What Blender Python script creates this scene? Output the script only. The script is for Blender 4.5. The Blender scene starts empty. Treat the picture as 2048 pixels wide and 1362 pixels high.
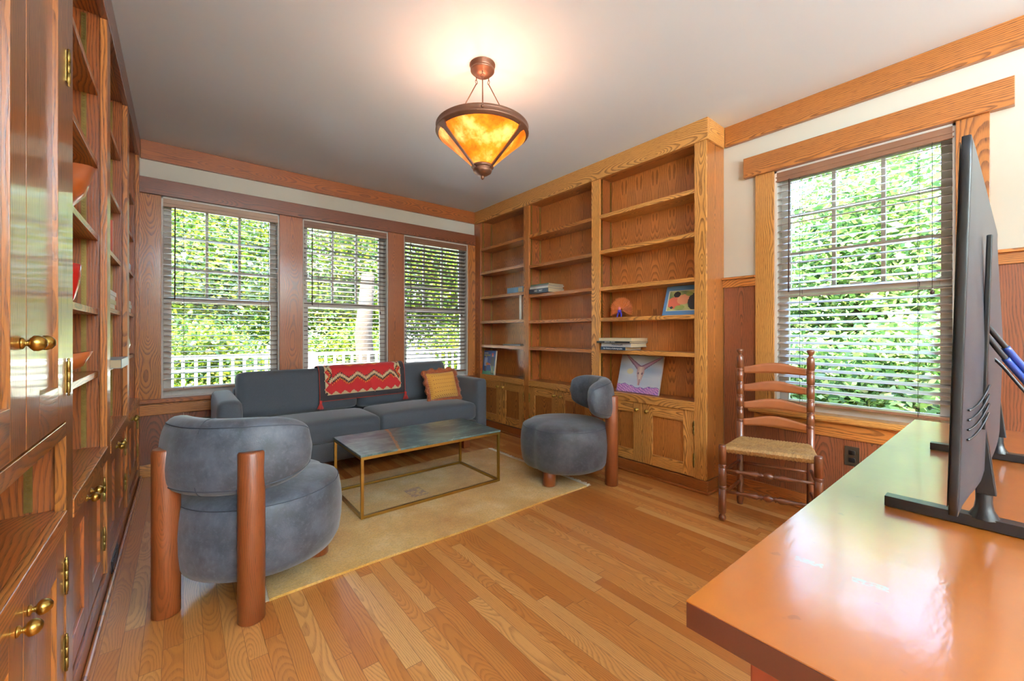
import bpy, bmesh, math, random
import numpy as np
from mathutils import Vector, Matrix
PI = math.pi
rnd = random.Random(7)
sc = bpy.context.scene
COL = sc.collection

# ------------------------------------------------------------------ camera, sky, sun, exposure
cam_d = bpy.data.cameras.new('camera'); cam = bpy.data.objects.new('camera', cam_d); COL.objects.link(cam)
cam.location = (0, 0, 1.1093); cam.rotation_euler = (PI/2, 0, -0.6776)
cam_d.sensor_width = 36; cam_d.lens = 823.35/2048*36; cam_d.shift_y = -13.8/2048
cam_d.clip_start = 0.02; cam_d.clip_end = 300
sc.camera = cam
world = bpy.data.worlds.new('sky'); sc.world = world; world.use_nodes = True
wn = world.node_tree.nodes; wl = world.node_tree.links; wn.clear()
wo = wn.new('ShaderNodeOutputWorld'); wb = wn.new('ShaderNodeBackground'); ws = wn.new('ShaderNodeTexSky')
ws.sky_type = 'NISHITA'; ws.sun_disc = False; ws.sun_elevation = math.radians(48); ws.sun_rotation = math.radians(200)
ws.air_density = 1.0; ws.dust_density = 1.5; ws.ozone_density = 1.0
wb.inputs[1].default_value = 2.0
wl.new(ws.outputs[0], wb.inputs[0]); wl.new(wb.outputs[0], wo.inputs[0])
sun_d = bpy.data.lights.new('sun', 'SUN'); sun = bpy.data.objects.new('sun', sun_d); COL.objects.link(sun)
sun_d.energy = 41.0; sun_d.angle = math.radians(0.6); sun_d.color = (1.0, 0.93, 0.8)
sun.rotation_euler = Vector((0.66, 0.20, -0.74)).to_track_quat('-Z', 'Y').to_euler()
sc.view_settings.view_transform = 'Standard'; sc.view_settings.look = 'None'
sc.view_settings.exposure = 0.82; sc.view_settings.gamma = 1.0; sc.view_settings.use_curve_mapping = False
cy = sc.cycles
cy.use_denoising = True; cy.max_bounces = 10; cy.diffuse_bounces = 5; cy.glossy_bounces = 5; cy.transmission_bounces = 6
cy.transparent_max_bounces = 16; cy.caustics_reflective = False; cy.caustics_refractive = False
cy.sample_clamp_indirect = 6; cy.blur_glossy = 0.5
try: cy.denoising_prefilter = 'ACCURATE'
except Exception: pass

def area(name, loc, direction, sx, sy, power, color=(1, 1, 1), portal=False):
    d = bpy.data.lights.new(name, 'AREA'); d.shape = 'RECTANGLE'; d.size = sx; d.size_y = sy; d.energy = power; d.color = color
    o = bpy.data.objects.new(name, d); COL.objects.link(o); o.location = loc
    o.rotation_euler = Vector(direction).to_track_quat('-Z', 'Y').to_euler()
    if portal: d.cycles.is_portal = True
    return o
# sky portals in the window openings (they only guide the sampling of the sky)
area('portal_back', (1.3, 4.5, 1.4), (0, -1, 0), 3.0, 1.7, 1, portal=True)
area('portal_right', (3.3, 0.63, 1.4), (-1, 0, 0), 1.7, 0.95, 1, portal=True)
FILL_W = 360

# ------------------------------------------------------------------ node helpers
def srgb(r, g, b):
    f = lambda c: (c/255/12.92) if c/255 <= 0.04045 else ((c/255+0.055)/1.055)**2.4
    return (f(r), f(g), f(b), 1)
class NT:
    def __init__(s, name):
        s.m = bpy.data.materials.new(name); s.m.use_nodes = True
        s.t = s.m.node_tree; s.t.nodes.clear()
        s.out = s.t.nodes.new('ShaderNodeOutputMaterial')
    def n(s, typ, **kw):
        x = s.t.nodes.new(typ)
        for k, v in kw.items(): setattr(x, k, v)
        return x
    def l(s, a, b): s.t.links.new(a, b)
    def put(s, sock, v):
        if v is None: return
        if hasattr(v, 'is_output') or isinstance(v, bpy.types.NodeSocket): s.l(v, sock)
        else: sock.default_value = v
    def math(s, op, a, b=None, c=None, clamp=False):
        x = s.n('ShaderNodeMath', operation=op, use_clamp=clamp)
        s.put(x.inputs[0], a); s.put(x.inputs[1], b)
        if c is not None: s.put(x.inputs[2], c)
        return x.outputs[0]
    def comb(s, a, b, c=0.0):
        x = s.n('ShaderNodeCombineXYZ'); s.put(x.inputs[0], a); s.put(x.inputs[1], b); s.put(x.inputs[2], c); return x.outputs[0]
    def sep(s, v):
        x = s.n('ShaderNodeSeparateXYZ'); s.l(v, x.inputs[0]); return x.outputs
    def noise(s, vec, scale, detail=2.0, rough=0.5, dist=0.0):
        x = s.n('ShaderNodeTexNoise'); s.put(x.inputs['Vector'], vec)
        x.inputs['Scale'].default_value = scale; x.inputs['Detail'].default_value = detail
        x.inputs['Roughness'].default_value = rough; x.inputs['Distortion'].default_value = dist
        return x.outputs[0]
    def mix(s, f, a, b, mode='MIX'):
        x = s.n('ShaderNodeMix', data_type='RGBA', blend_type=mode)
        s.put(x.inputs[0], f); s.put(x.inputs[6], a); s.put(x.inputs[7], b); return x.outputs[2]
    def smooth(s, v, a, b, lo=0.0, hi=1.0):
        x = s.n('ShaderNodeMapRange', interpolation_type='SMOOTHSTEP'); s.put(x.inputs[0], v)
        x.inputs[1].default_value = a; x.inputs[2].default_value = b; x.inputs[3].default_value = lo; x.inputs[4].default_value = hi
        return x.outputs[0]
    def ramp(s, v, stops):
        x = s.n('ShaderNodeValToRGB'); s.l(v, x.inputs[0]); e = x.color_ramp.elements
        while len(e) < len(stops): e.new(0.5)
        for i, (p, c) in enumerate(stops): e[i].position = p; e[i].color = c
        return x.outputs[0]
    def uv(s, name):
        x = s.n('ShaderNodeUVMap', uv_map=name); return s.sep(x.outputs[0])
    def obj(s): return s.n('ShaderNodeTexCoord').outputs['Object']
    def bump(s, h, strength=0.2, dist=0.002):
        x = s.n('ShaderNodeBump'); x.inputs['Strength'].default_value = strength; x.inputs['Distance'].default_value = dist
        s.l(h, x.inputs['Height']); return x.outputs[0]
    def bsdf(s, color=None, rough=0.5, metal=0.0, coat=0.0, coat_rough=0.1, normal=None, spec=0.5, sheen=0.0, emis=None, emis_s=0.0, trans=0.0, alpha=None, coat_normal=None):
        b = s.n('ShaderNodeBsdfPrincipled')
        s.put(b.inputs['Base Color'], color); s.put(b.inputs['Roughness'], rough); s.put(b.inputs['Metallic'], metal)
        s.put(b.inputs['Coat Weight'], coat); s.put(b.inputs['Coat Roughness'], coat_rough); b.inputs['Specular IOR Level'].default_value = spec
        b.inputs['Sheen Weight'].default_value = sheen
        if normal is not None: s.l(normal, b.inputs['Normal'])
        if coat_normal is not None: s.l(coat_normal, b.inputs['Coat Normal'])
        if emis is not None: s.put(b.inputs['Emission Color'], emis); s.put(b.inputs['Emission Strength'], emis_s)
        b.inputs['Transmission Weight'].default_value = trans
        if alpha is not None: s.put(b.inputs['Alpha'], alpha)
        s.l(b.outputs[0], s.out.inputs[0]); return b

def woodgrain(N, u, v, r1, r2, freq=105.0, veneer=False, wig=1.0):
    """grain of a flat-sawn board: u along, v across (metres); returns (ring darkness, pore darkness)"""
    w = N.math('ADD', N.math('MULTIPLY', u, 0.9), N.math('MULTIPLY', r1, 37.0))
    if veneer: v = N.math('SUBTRACT', N.math('PINGPONG', N.math('ADD', v, 5.0), 0.075), 0.0375)
    n1 = N.noise(N.comb(N.math('MULTIPLY', w, 1.3), N.math('MULTIPLY', r2, 11.0), N.math('MULTIPLY', v, 2.0)), 1.0, 2.0, 0.5)
    Y = N.math('ADD', N.math('MULTIPLY', N.math('SUBTRACT', n1, 0.5), 0.34*wig), N.math('MULTIPLY', N.math('SUBTRACT', r1, 0.35), 0.10))
    n2 = N.noise(N.comb(N.math('MULTIPLY', w, 7.0), N.math('MULTIPLY', r1, 5.0), N.math('MULTIPLY', v, 26.0)), 1.0, 2.0, 0.55)
    X = N.math('ADD', N.math('SUBTRACT', v, N.math('MULTIPLY', N.math('SUBTRACT', r2, 0.5), 0.11)), N.math('MULTIPLY', N.math('SUBTRACT', n2, 0.5), 0.016))
    rad = N.math('SQRT', N.math('ADD', N.math('MULTIPLY', X, X), N.math('MULTIPLY', Y, Y)))
    p = N.math('FRACT', N.math('MULTIPLY', rad, freq))
    a = N.smooth(p, 0.35, 0.86); b = N.smooth(p, 0.93, 1.0, 1.0, 0.0)
    ring = N.math('MULTIPLY', a, b)
    pn = N.noise(N.comb(N.math('MULTIPLY', u, 22.0), N.math('MULTIPLY', v, 650.0), N.math('MULTIPLY', r1, 9.0)), 1.0, 2.0, 0.6)
    pore = N.smooth(pn, 0.5, 0.68)
    ring = N.math('MULTIPLY', ring, N.math('ADD', 0.55, N.math('MULTIPLY', pore, 0.55)), clamp=True)
    return ring, pore

def oak(name, light, dark, tint=(0.85, 1.12), veneer=False, coat=0.45, rough=0.34, coat_rough=0.12, amount=0.85, freq=105.0, wig=1.0):
    N = NT(name); u, v, _ = N.uv('UVMap'); r1, r2, _2 = N.uv('R')
    ring, pore = woodgrain(N, u, v, r1, r2, freq, veneer, wig)
    big = N.noise(N.comb(N.math('MULTIPLY', u, 1.5), N.math('MULTIPLY', v, 9.0), N.math('MULTIPLY', r2, 30.0)), 1.0, 3.0)
    f = N.math('ADD', N.math('MULTIPLY', ring, amount), N.math('MULTIPLY', pore, 0.20), clamp=True)
    c = N.mix(f, light, dark)
    t = N.math('ADD', N.math('MULTIPLY', r2, tint[1]-tint[0]), tint[0])
    t = N.math('MULTIPLY', t, N.math('ADD', 0.82, N.math('MULTIPLY', big, 0.36)))
    hs = N.n('ShaderNodeHueSaturation'); N.l(c, hs.inputs['Color']); N.l(t, hs.inputs['Value'])
    nb = N.bump(N.math('SUBTRACT', 1.0, N.math('MULTIPLY', f, 0.8)), 0.25, 0.0012)
    N.bsdf(hs.outputs[0], rough, 0, coat, coat_rough, nb, coat_normal=N.bump(N.math('SUBTRACT', 1.0, f), 0.10, 0.0008))
    return N.m

def plain(name, c, rough=0.5, metal=0.0, coat=0.0, sheen=0.0, spec=0.5, bump=None, var=0.0, varscale=5.0, coat_rough=0.1):
    N = NT(name); col = c; nb = None; o = N.obj()
    if var:
        n = N.noise(o, varscale, 3.0)
        col = N.mix(n, tuple(x*(1-var) for x in c[:3])+(1,), tuple(min(1, x*(1+var)) for x in c[:3])+(1,))
    if bump: nb = N.bump(N.noise(o, bump[0], 2.0), bump[1], bump[2] if len(bump) > 2 else 0.001)
    N.bsdf(col, rough, metal, coat, coat_rough, nb, spec, sheen); return N.m

def vcol(name, rough=0.5, coat=0.0, sheen=0.0, bump=None):
    N = NT(name); a = N.n('ShaderNodeVertexColor', layer_name='Col'); nb = None
    if bump: nb = N.bump(N.noise(N.obj(), bump[0], 2.0), bump[1], 0.001)
    N.bsdf(a.outputs[0], rough, 0, coat, 0.1, nb, sheen=sheen); return N.m

M = {}
M['oak_gold'] = oak('oak_gold', srgb(222, 158, 82), srgb(104, 54, 20), amount=0.95)
M['oak_mid'] = oak('oak_mid', srgb(190, 118, 54), srgb(76, 36, 14), amount=0.95)
M['oak_red'] = oak('oak_red', srgb(170, 94, 42), srgb(74, 34, 14))
M['oak_dark'] = oak('oak_dark', srgb(136, 76, 46), srgb(60, 32, 22))
M['oak_back'] = oak('oak_back', srgb(204, 126, 62), srgb(92, 46, 18), veneer=True, freq=150.0, amount=0.75, wig=0.55)
M['oak_hutch'] = oak('oak_hutch', srgb(176, 108, 44), srgb(88, 48, 18), coat=0.8, coat_rough=0.07, rough=0.3)
M['walnut'] = oak('walnut', srgb(138, 72, 34), srgb(70, 32, 14), amount=0.5, freq=170.0, coat=0.15, rough=0.4)
M['chair_wood'] = plain('chair_wood', srgb(112, 58, 28), 0.33, coat=0.35, var=0.35, varscale=14)
M['slat_wood'] = plain('slat_wood', srgb(144, 78, 36), 0.38, coat=0.3, var=0.25, varscale=10)
M['brass'] = plain('brass', srgb(176, 142, 70), 0.28, 1.0, var=0.15, varscale=30)
M['brass_dull'] = plain('brass_dull', srgb(150, 126, 70), 0.42, 1.0, var=0.3, varscale=60)
M['gold_frame'] = plain('gold_frame', srgb(178, 142, 72), 0.35, 1.0)
M['copper'] = plain('copper', srgb(128, 92, 74), 0.42, 0.7, var=0.25, varscale=14)
M['white_paint'] = plain('white_paint', srgb(226, 224, 218), 0.4)
M['wall'] = plain('wall_paint', srgb(216, 213, 198), 0.75, bump=(180, 0.08))
M['ceil'] = plain('ceiling_paint', srgb(228, 241, 252), 0.55, bump=(60, 0.04))
M['black'] = plain('black_plastic', srgb(13, 14, 18), 0.35, coat=0.2, bump=(400, 0.1))
M['tv_back'] = plain('tv_back', srgb(46, 47, 52), 0.45, bump=(500, 0.15))
M['screen'] = plain('screen', srgb(8, 8, 10), 0.08)
M['cable'] = plain('cable', srgb(14, 15, 20), 0.4)
M['blue_tape'] = plain('blue_tape', srgb(30, 60, 140), 0.3, coat=0.3)
M['slat'] = plain('blind_slat', srgb(158, 138, 124), 0.35, coat=1.0, coat_rough=0.18)
M['valance_light'] = plain('valance_light', srgb(186, 158, 136), 0.45, var=0.12, varscale=4)
M['valance_dark'] = plain('valance_dark', srgb(134, 94, 70), 0.4, coat=0.2, var=0.25, varscale=6)
M['cord'] = plain('cord', srgb(70, 50, 44), 0.6)
M['red_thread'] = plain('red_thread', srgb(206, 40, 26), 0.7, sheen=0.3, bump=(300, 0.3))
M['fringe_white'] = plain('fringe_white', srgb(236, 226, 202), 0.8)
M['pillow_fringe'] = plain('pillow_fringe', srgb(168, 84, 36), 0.7, sheen=0.3, var=0.5, varscale=60)
M['paper'] = plain('paper', srgb(214, 196, 160), 0.8, bump=(300, 0.2))
M['picture'] = vcol('printed_picture', 0.35, coat=0.3)
M['kilim'] = vcol('woven_kilim', 0.85, sheen=0.25, bump=(420, 0.5))
M['wood_bowl'] = plain('turned_wood', srgb(186, 98, 46), 0.3, coat=0.5, var=0.3, varscale=12)
M['glass_ball'] = plain('silver_glass', srgb(205, 200, 190), 0.15, 0.5, coat=0.5)
M['trunk'] = plain('bark', srgb(56, 48, 40), 0.95, var=0.4, varscale=9, bump=(25, 0.6, 0.02))
M['dark_metal'] = plain('dark_metal', srgb(70, 58, 44), 0.5, 0.6)

def make_fabric():
    N = NT('sofa_fabric'); o = N.obj()
    n = N.noise(o, 420.0, 1.0); n2 = N.noise(o, 6.0, 3.0)
    c = N.mix(n, srgb(46, 49, 53), srgb(88, 92, 98)); c = N.mix(N.math('MULTIPLY', n2, 0.35), c, srgb(60, 65, 72))
    N.bsdf(c, 0.8, sheen=0.35, normal=N.bump(n, 0.35, 0.001), spec=0.3); return N.m
M['fabric'] = make_fabric()
def make_leather():
    N = NT('nubuck_leather'); o = N.obj()
    n = N.noise(o, 9.0, 5.0, 0.62); v = N.n('ShaderNodeTexVoronoi'); v.inputs['Scale'].default_value = 260; N.l(o, v.inputs['Vector'])
    c = N.mix(N.smooth(n, 0.33, 0.7), srgb(50, 54, 60), srgb(82, 88, 98)); fine = N.noise(o, 70.0, 2.0)
    c = N.mix(N.math('MULTIPLY', N.smooth(fine, 0.5, 0.75), 0.22), c, srgb(112, 116, 124))
    N.bsdf(c, 0.52, sheen=0.35, normal=N.bump(v.outputs[0], 0.18, 0.0012), spec=0.45); return N.m
M['leather'] = make_leather()
M['welt'] = plain('welt', srgb(62, 68, 78), 0.5)

def make_floor():
    N = NT('strip_oak_floor'); x, y, z = N.sep(N.obj()); Wd = 0.0572
    q = N.math('DIVIDE', N.math('ADD', x, 8.0), Wd); row = N.math('FLOOR', q)
    wn1 = N.n('ShaderNodeTexWhiteNoise', noise_dimensions='1D'); N.l(row, wn1.inputs['W'])
    L = 1.15; yy = N.math('DIVIDE', N.math('ADD', N.math('ADD', y, 20.0), N.math('MULTIPLY', wn1.outputs[0], 7.0)), L)
    idx = N.math('FLOOR', yy)
    wn2 = N.n('ShaderNodeTexWhiteNoise', noise_dimensions='2D'); N.l(N.comb(row, idx), wn2.inputs['Vector'])
    r1, r2, r3 = N.sep(wn2.outputs[1])
    fr = N.math('FRACT', q); v = N.math('MULTIPLY', N.math('SUBTRACT', fr, 0.5), Wd)
    ring, pore = woodgrain(N, y, v, r1, r2, 150.0, wig=0.8)
    base = N.ramp(r3, [(0.0, srgb(182, 112, 54)), (0.25, srgb(198, 130, 64)), (0.5, srgb(206, 140, 74)), (0.75, srgb(218, 158, 90)), (1.0, srgb(228, 178, 112))])
    f = N.math('ADD', N.math('MULTIPLY', ring, 0.50), N.math('MULTIPLY', pore, 0.14), clamp=True)
    c = N.mix(f, base, srgb(120, 66, 32))
    gx = N.math('MINIMUM', fr, N.math('SUBTRACT', 1.0, fr)); fy = N.math('FRACT', yy); gy = N.math('MINIMUM', fy, N.math('SUBTRACT', 1.0, fy))
    gap = N.math('MAXIMUM', N.smooth(gx, 0.006, 0.02, 1.0, 0.0), N.smooth(gy, 0.0004, 0.0013, 1.0, 0.0))
    c = N.mix(N.math('MULTIPLY', gap, 0.7), c, srgb(70, 36, 18))
    n = N.noise(N.comb(x, y), 1.3, 2.0)
    c = N.mix(N.math('MULTIPLY', n, 0.25), c, srgb(214, 120, 48))
    h = N.math('SUBTRACT', 1.0, N.math('MAXIMUM', gap, N.math('MULTIPLY', f, 0.3)))
    N.bsdf(c, 0.34, coat=0.35, coat_rough=0.16, normal=N.bump(h, 0.3, 0.0015)); return N.m
M['floor'] = make_floor()
def make_tabletop():
    N = NT('varnished_cherry'); o = N.obj(); x, y, z = N.sep(o)
    n = N.noise(N.comb(N.math('MULTIPLY', x, 3.0), N.math('MULTIPLY', y, 9.0), z), 1.0, 4.0, 0.6)
    fig = N.noise(N.comb(N.math('MULTIPLY', x, 2.2), N.math('MULTIPLY', y, 2.2), z), 3.0, 3.0, 0.6)
    c = N.mix(n, srgb(136, 60, 8), srgb(162, 82, 12)); c = N.mix(N.math('MULTIPLY', fig, 0.5), c, srgb(192, 114, 26))
    sp = N.smooth(N.noise(o, 34.0, 2.0), 0.72, 0.78); c = N.mix(N.math('MULTIPLY', sp, 0.4), c, srgb(100, 50, 24))
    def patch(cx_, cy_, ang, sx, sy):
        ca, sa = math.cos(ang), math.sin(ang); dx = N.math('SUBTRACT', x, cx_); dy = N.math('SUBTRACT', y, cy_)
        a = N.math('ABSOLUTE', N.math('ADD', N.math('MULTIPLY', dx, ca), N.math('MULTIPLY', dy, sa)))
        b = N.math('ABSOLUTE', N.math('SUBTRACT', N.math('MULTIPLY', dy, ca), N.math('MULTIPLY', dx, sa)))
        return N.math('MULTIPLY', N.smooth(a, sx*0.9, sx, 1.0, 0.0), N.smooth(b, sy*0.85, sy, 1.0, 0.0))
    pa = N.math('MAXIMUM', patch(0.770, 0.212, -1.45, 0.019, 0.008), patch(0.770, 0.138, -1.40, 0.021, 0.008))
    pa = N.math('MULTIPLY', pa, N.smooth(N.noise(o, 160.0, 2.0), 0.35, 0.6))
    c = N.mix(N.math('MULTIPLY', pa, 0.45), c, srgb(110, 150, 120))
    bn = N.noise(N.comb(N.math('MULTIPLY', x, 3.0), N.math('MULTIPLY', y, 7.0)), 5.0, 3.0, 0.6)
    rg = N.math('ADD', 0.07, N.math('MULTIPLY', N.noise(o, 6.0, 5.0, 0.75), 0.16))
    b = N.bsdf(c, 0.4, coat=1.0, coat_rough=rg, normal=N.bump(n, 0.05, 0.001), coat_normal=N.bump(bn, 0.09, 0.004)); b.inputs['Coat IOR'].default_value = 2.0; return N.m
M['tabletop'] = make_tabletop()
M['table_edge'] = plain('table_edge', srgb(84, 32, 16), 0.4, coat=0.3, var=0.2)
M['table_leg'] = plain('table_leg', srgb(150, 62, 38), 0.4, coat=0.3, var=0.2)
def make_marble():
    N = NT('green_marble'); o = N.obj(); x, y, z = N.sep(o)
    wv = N.noise(o, 3.0, 5.0, 0.65, 1.2); st = N.noise(N.comb(N.math('MULTIPLY', x, 2.0), N.math('MULTIPLY', y, 14.0)), 2.2, 4.0, 0.6, 0.8)
    c = N.mix(N.smooth(wv, 0.35, 0.7), srgb(66, 86, 84), srgb(122, 150, 144)); c = N.mix(N.math('MULTIPLY', N.smooth(st, 0.52, 0.7), 0.45), c, srgb(160, 182, 176))
    ln = N.math('SUBTRACT', N.math('ADD', x, N.math('MULTIPLY', wv, 0.07)), N.math('ADD', -0.170, N.math('MULTIPLY', y, 0.26)))
    vein = N.smooth(N.math('ABSOLUTE', ln), 0.006, 0.013, 1.0, 0.0); vein = N.math('MULTIPLY', vein, N.smooth(N.noise(o, 60.0, 3.0), 0.3, 0.5))
    c = N.mix(vein, c, srgb(176, 124, 60))
    w2 = N.smooth(N.math('ABSOLUTE', N.math('SUBTRACT', N.math('ADD', N.math('MULTIPLY', y, 1.0), N.math('MULTIPLY', x, -0.9)), N.math('ADD', -0.45, N.math('MULTIPLY', st, 0.15)))), 0.001, 0.003, 1.0, 0.0)
    c = N.mix(N.math('MULTIPLY', w2, 0.5), c, srgb(190, 200, 198))
    N.bsdf(c, 0.30, coat=0.25, coat_rough=0.22); return N.m
M['marble'] = make_marble()
def make_rug():
    N = NT('gold_wool_rug'); o = N.obj(); x, y, z = N.sep(o)
    b = N.noise(o, 2.6, 4.0, 0.6); s = N.noise(N.comb(N.math('MULTIPLY', x, 5.0), N.math('MULTIPLY', y, 1.5)), 1.0, 3.0); f = N.noise(o, 120.0, 3.0, 0.7)
    c = N.ramp(b, [(0.3, srgb(210, 150, 58)), (0.5, srgb(230, 182, 92)), (0.68, srgb(242, 208, 136))])
    c = N.mix(N.math('MULTIPLY', N.smooth(s, 0.45, 0.7), 0.4), c, srgb(208, 158, 60)); c = N.mix(N.math('MULTIPLY', N.smooth(f, 0.35, 0.7), 0.35), c, srgb(150, 100, 40))
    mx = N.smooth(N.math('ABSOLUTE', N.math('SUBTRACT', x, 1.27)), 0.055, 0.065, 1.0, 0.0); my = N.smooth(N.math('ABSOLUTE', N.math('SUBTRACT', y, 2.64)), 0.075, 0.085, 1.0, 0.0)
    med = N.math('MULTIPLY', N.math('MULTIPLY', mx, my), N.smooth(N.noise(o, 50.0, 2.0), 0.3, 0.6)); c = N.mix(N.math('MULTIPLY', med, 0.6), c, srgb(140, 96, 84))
    N.bsdf(c, 0.95, sheen=0.3, normal=N.bump(f, 0.8, 0.006), spec=0.2); return N.m
M['rug'] = make_rug()
def make_rush():
    N = NT('woven_rush'); o = N.obj(); x, y, z = N.sep(o)
    n = N.noise(o, 30.0, 3.0); st = N.noise(N.comb(N.math('MULTIPLY', x, 40.0), N.math('MULTIPLY', y, 400.0), N.math('MULTIPLY', z, 40)), 1.0, 2.0)
    c = N.mix(n, srgb(150, 106, 58), srgb(214, 176, 112)); c = N.mix(N.math('MULTIPLY', N.smooth(st, 0.5, 0.62), 0.5), c, srgb(92, 58, 30))
    N.bsdf(c, 0.6, normal=N.bump(st, 0.7, 0.004)); return N.m
M['rush'] = make_rush()
def make_glass():
    N = NT('window_glass'); t = N.n('ShaderNodeBsdfTransparent'); g = N.n('ShaderNodeBsdfGlossy'); g.inputs['Roughness'].default_value = 0.02
    f = N.n('ShaderNodeFresnel'); f.inputs['IOR'].default_value = 1.45; mx = N.n('ShaderNodeMixShader')
    t.inputs[0].default_value = (0.97, 0.985, 0.98, 1)
    N.l(f.outputs[0], mx.inputs[0]); N.l(t.outputs[0], mx.inputs[1]); N.l(g.outputs[0], mx.inputs[2]); N.l(mx.outputs[0], N.out.inputs[0]); return N.m
M['glass'] = make_glass()
def make_leaf(name, hue, tr):
    N = NT(name); a = N.n('ShaderNodeVertexColor', layer_name='Col')
    hs = N.n('ShaderNodeHueSaturation'); hs.inputs['Hue'].default_value = hue; N.l(a.outputs[0], hs.inputs['Color'])
    d = N.n('ShaderNodeBsdfDiffuse'); t = N.n('ShaderNodeBsdfTranslucent'); N.l(hs.outputs[0], d.inputs[0]); N.l(hs.outputs[0], t.inputs[0])
    g = N.n('ShaderNodeBsdfGlossy'); g.inputs['Roughness'].default_value = 0.45
    m1 = N.n('ShaderNodeMixShader'); m1.inputs[0].default_value = tr; m2 = N.n('ShaderNodeMixShader'); m2.inputs[0].default_value = 0.06
    N.l(d.outputs[0], m1.inputs[1]); N.l(t.outputs[0], m1.inputs[2]); N.l(m1.outputs[0], m2.inputs[1]); N.l(g.outputs[0], m2.inputs[2]); N.l(m2.outputs[0], N.out.inputs[0]); return N.m
M['leaf'] = make_leaf('leaf_green', 0.5, 0.45)
M['ground'] = plain('lawn', srgb(92, 104, 52), 0.95, var=0.5, varscale=2.0)
M['deck'] = plain('deck_boards', srgb(196, 198, 200), 0.7, var=0.2, varscale=3)
def make_mica():
    N = NT('amber_mica'); o = N.obj(); n = N.noise(o, 9.0, 4.0, 0.6); n2 = N.noise(o, 60.0, 3.0)
    c = N.ramp(n, [(0.34, srgb(226, 92, 14)), (0.52, srgb(246, 136, 32)), (0.70, srgb(255, 204, 112))]); c = N.mix(N.math('MULTIPLY', N.smooth(n2, 0.6, 0.75), 0.35), c, srgb(170, 70, 14))
    N.bsdf(c, 0.35, coat=0.2, emis=c, emis_s=0.68, spec=0.3)
    return N.m
M['mica'] = make_mica()
def emit(name, c, s):
    N = NT(name); e = N.n('ShaderNodeEmission'); e.inputs[0].default_value = c; e.inputs[1].default_value = s; N.l(e.outputs[0], N.out.inputs[0]); return N.m
M['bulb'] = emit('bulb_glow', (1, 0.72, 0.4, 1), 14)
M['fill_disc'] = emit('fill_emitter', (1, 0.97, 0.92, 1), 1.5)  # glowing disc of the added fill lights

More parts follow.
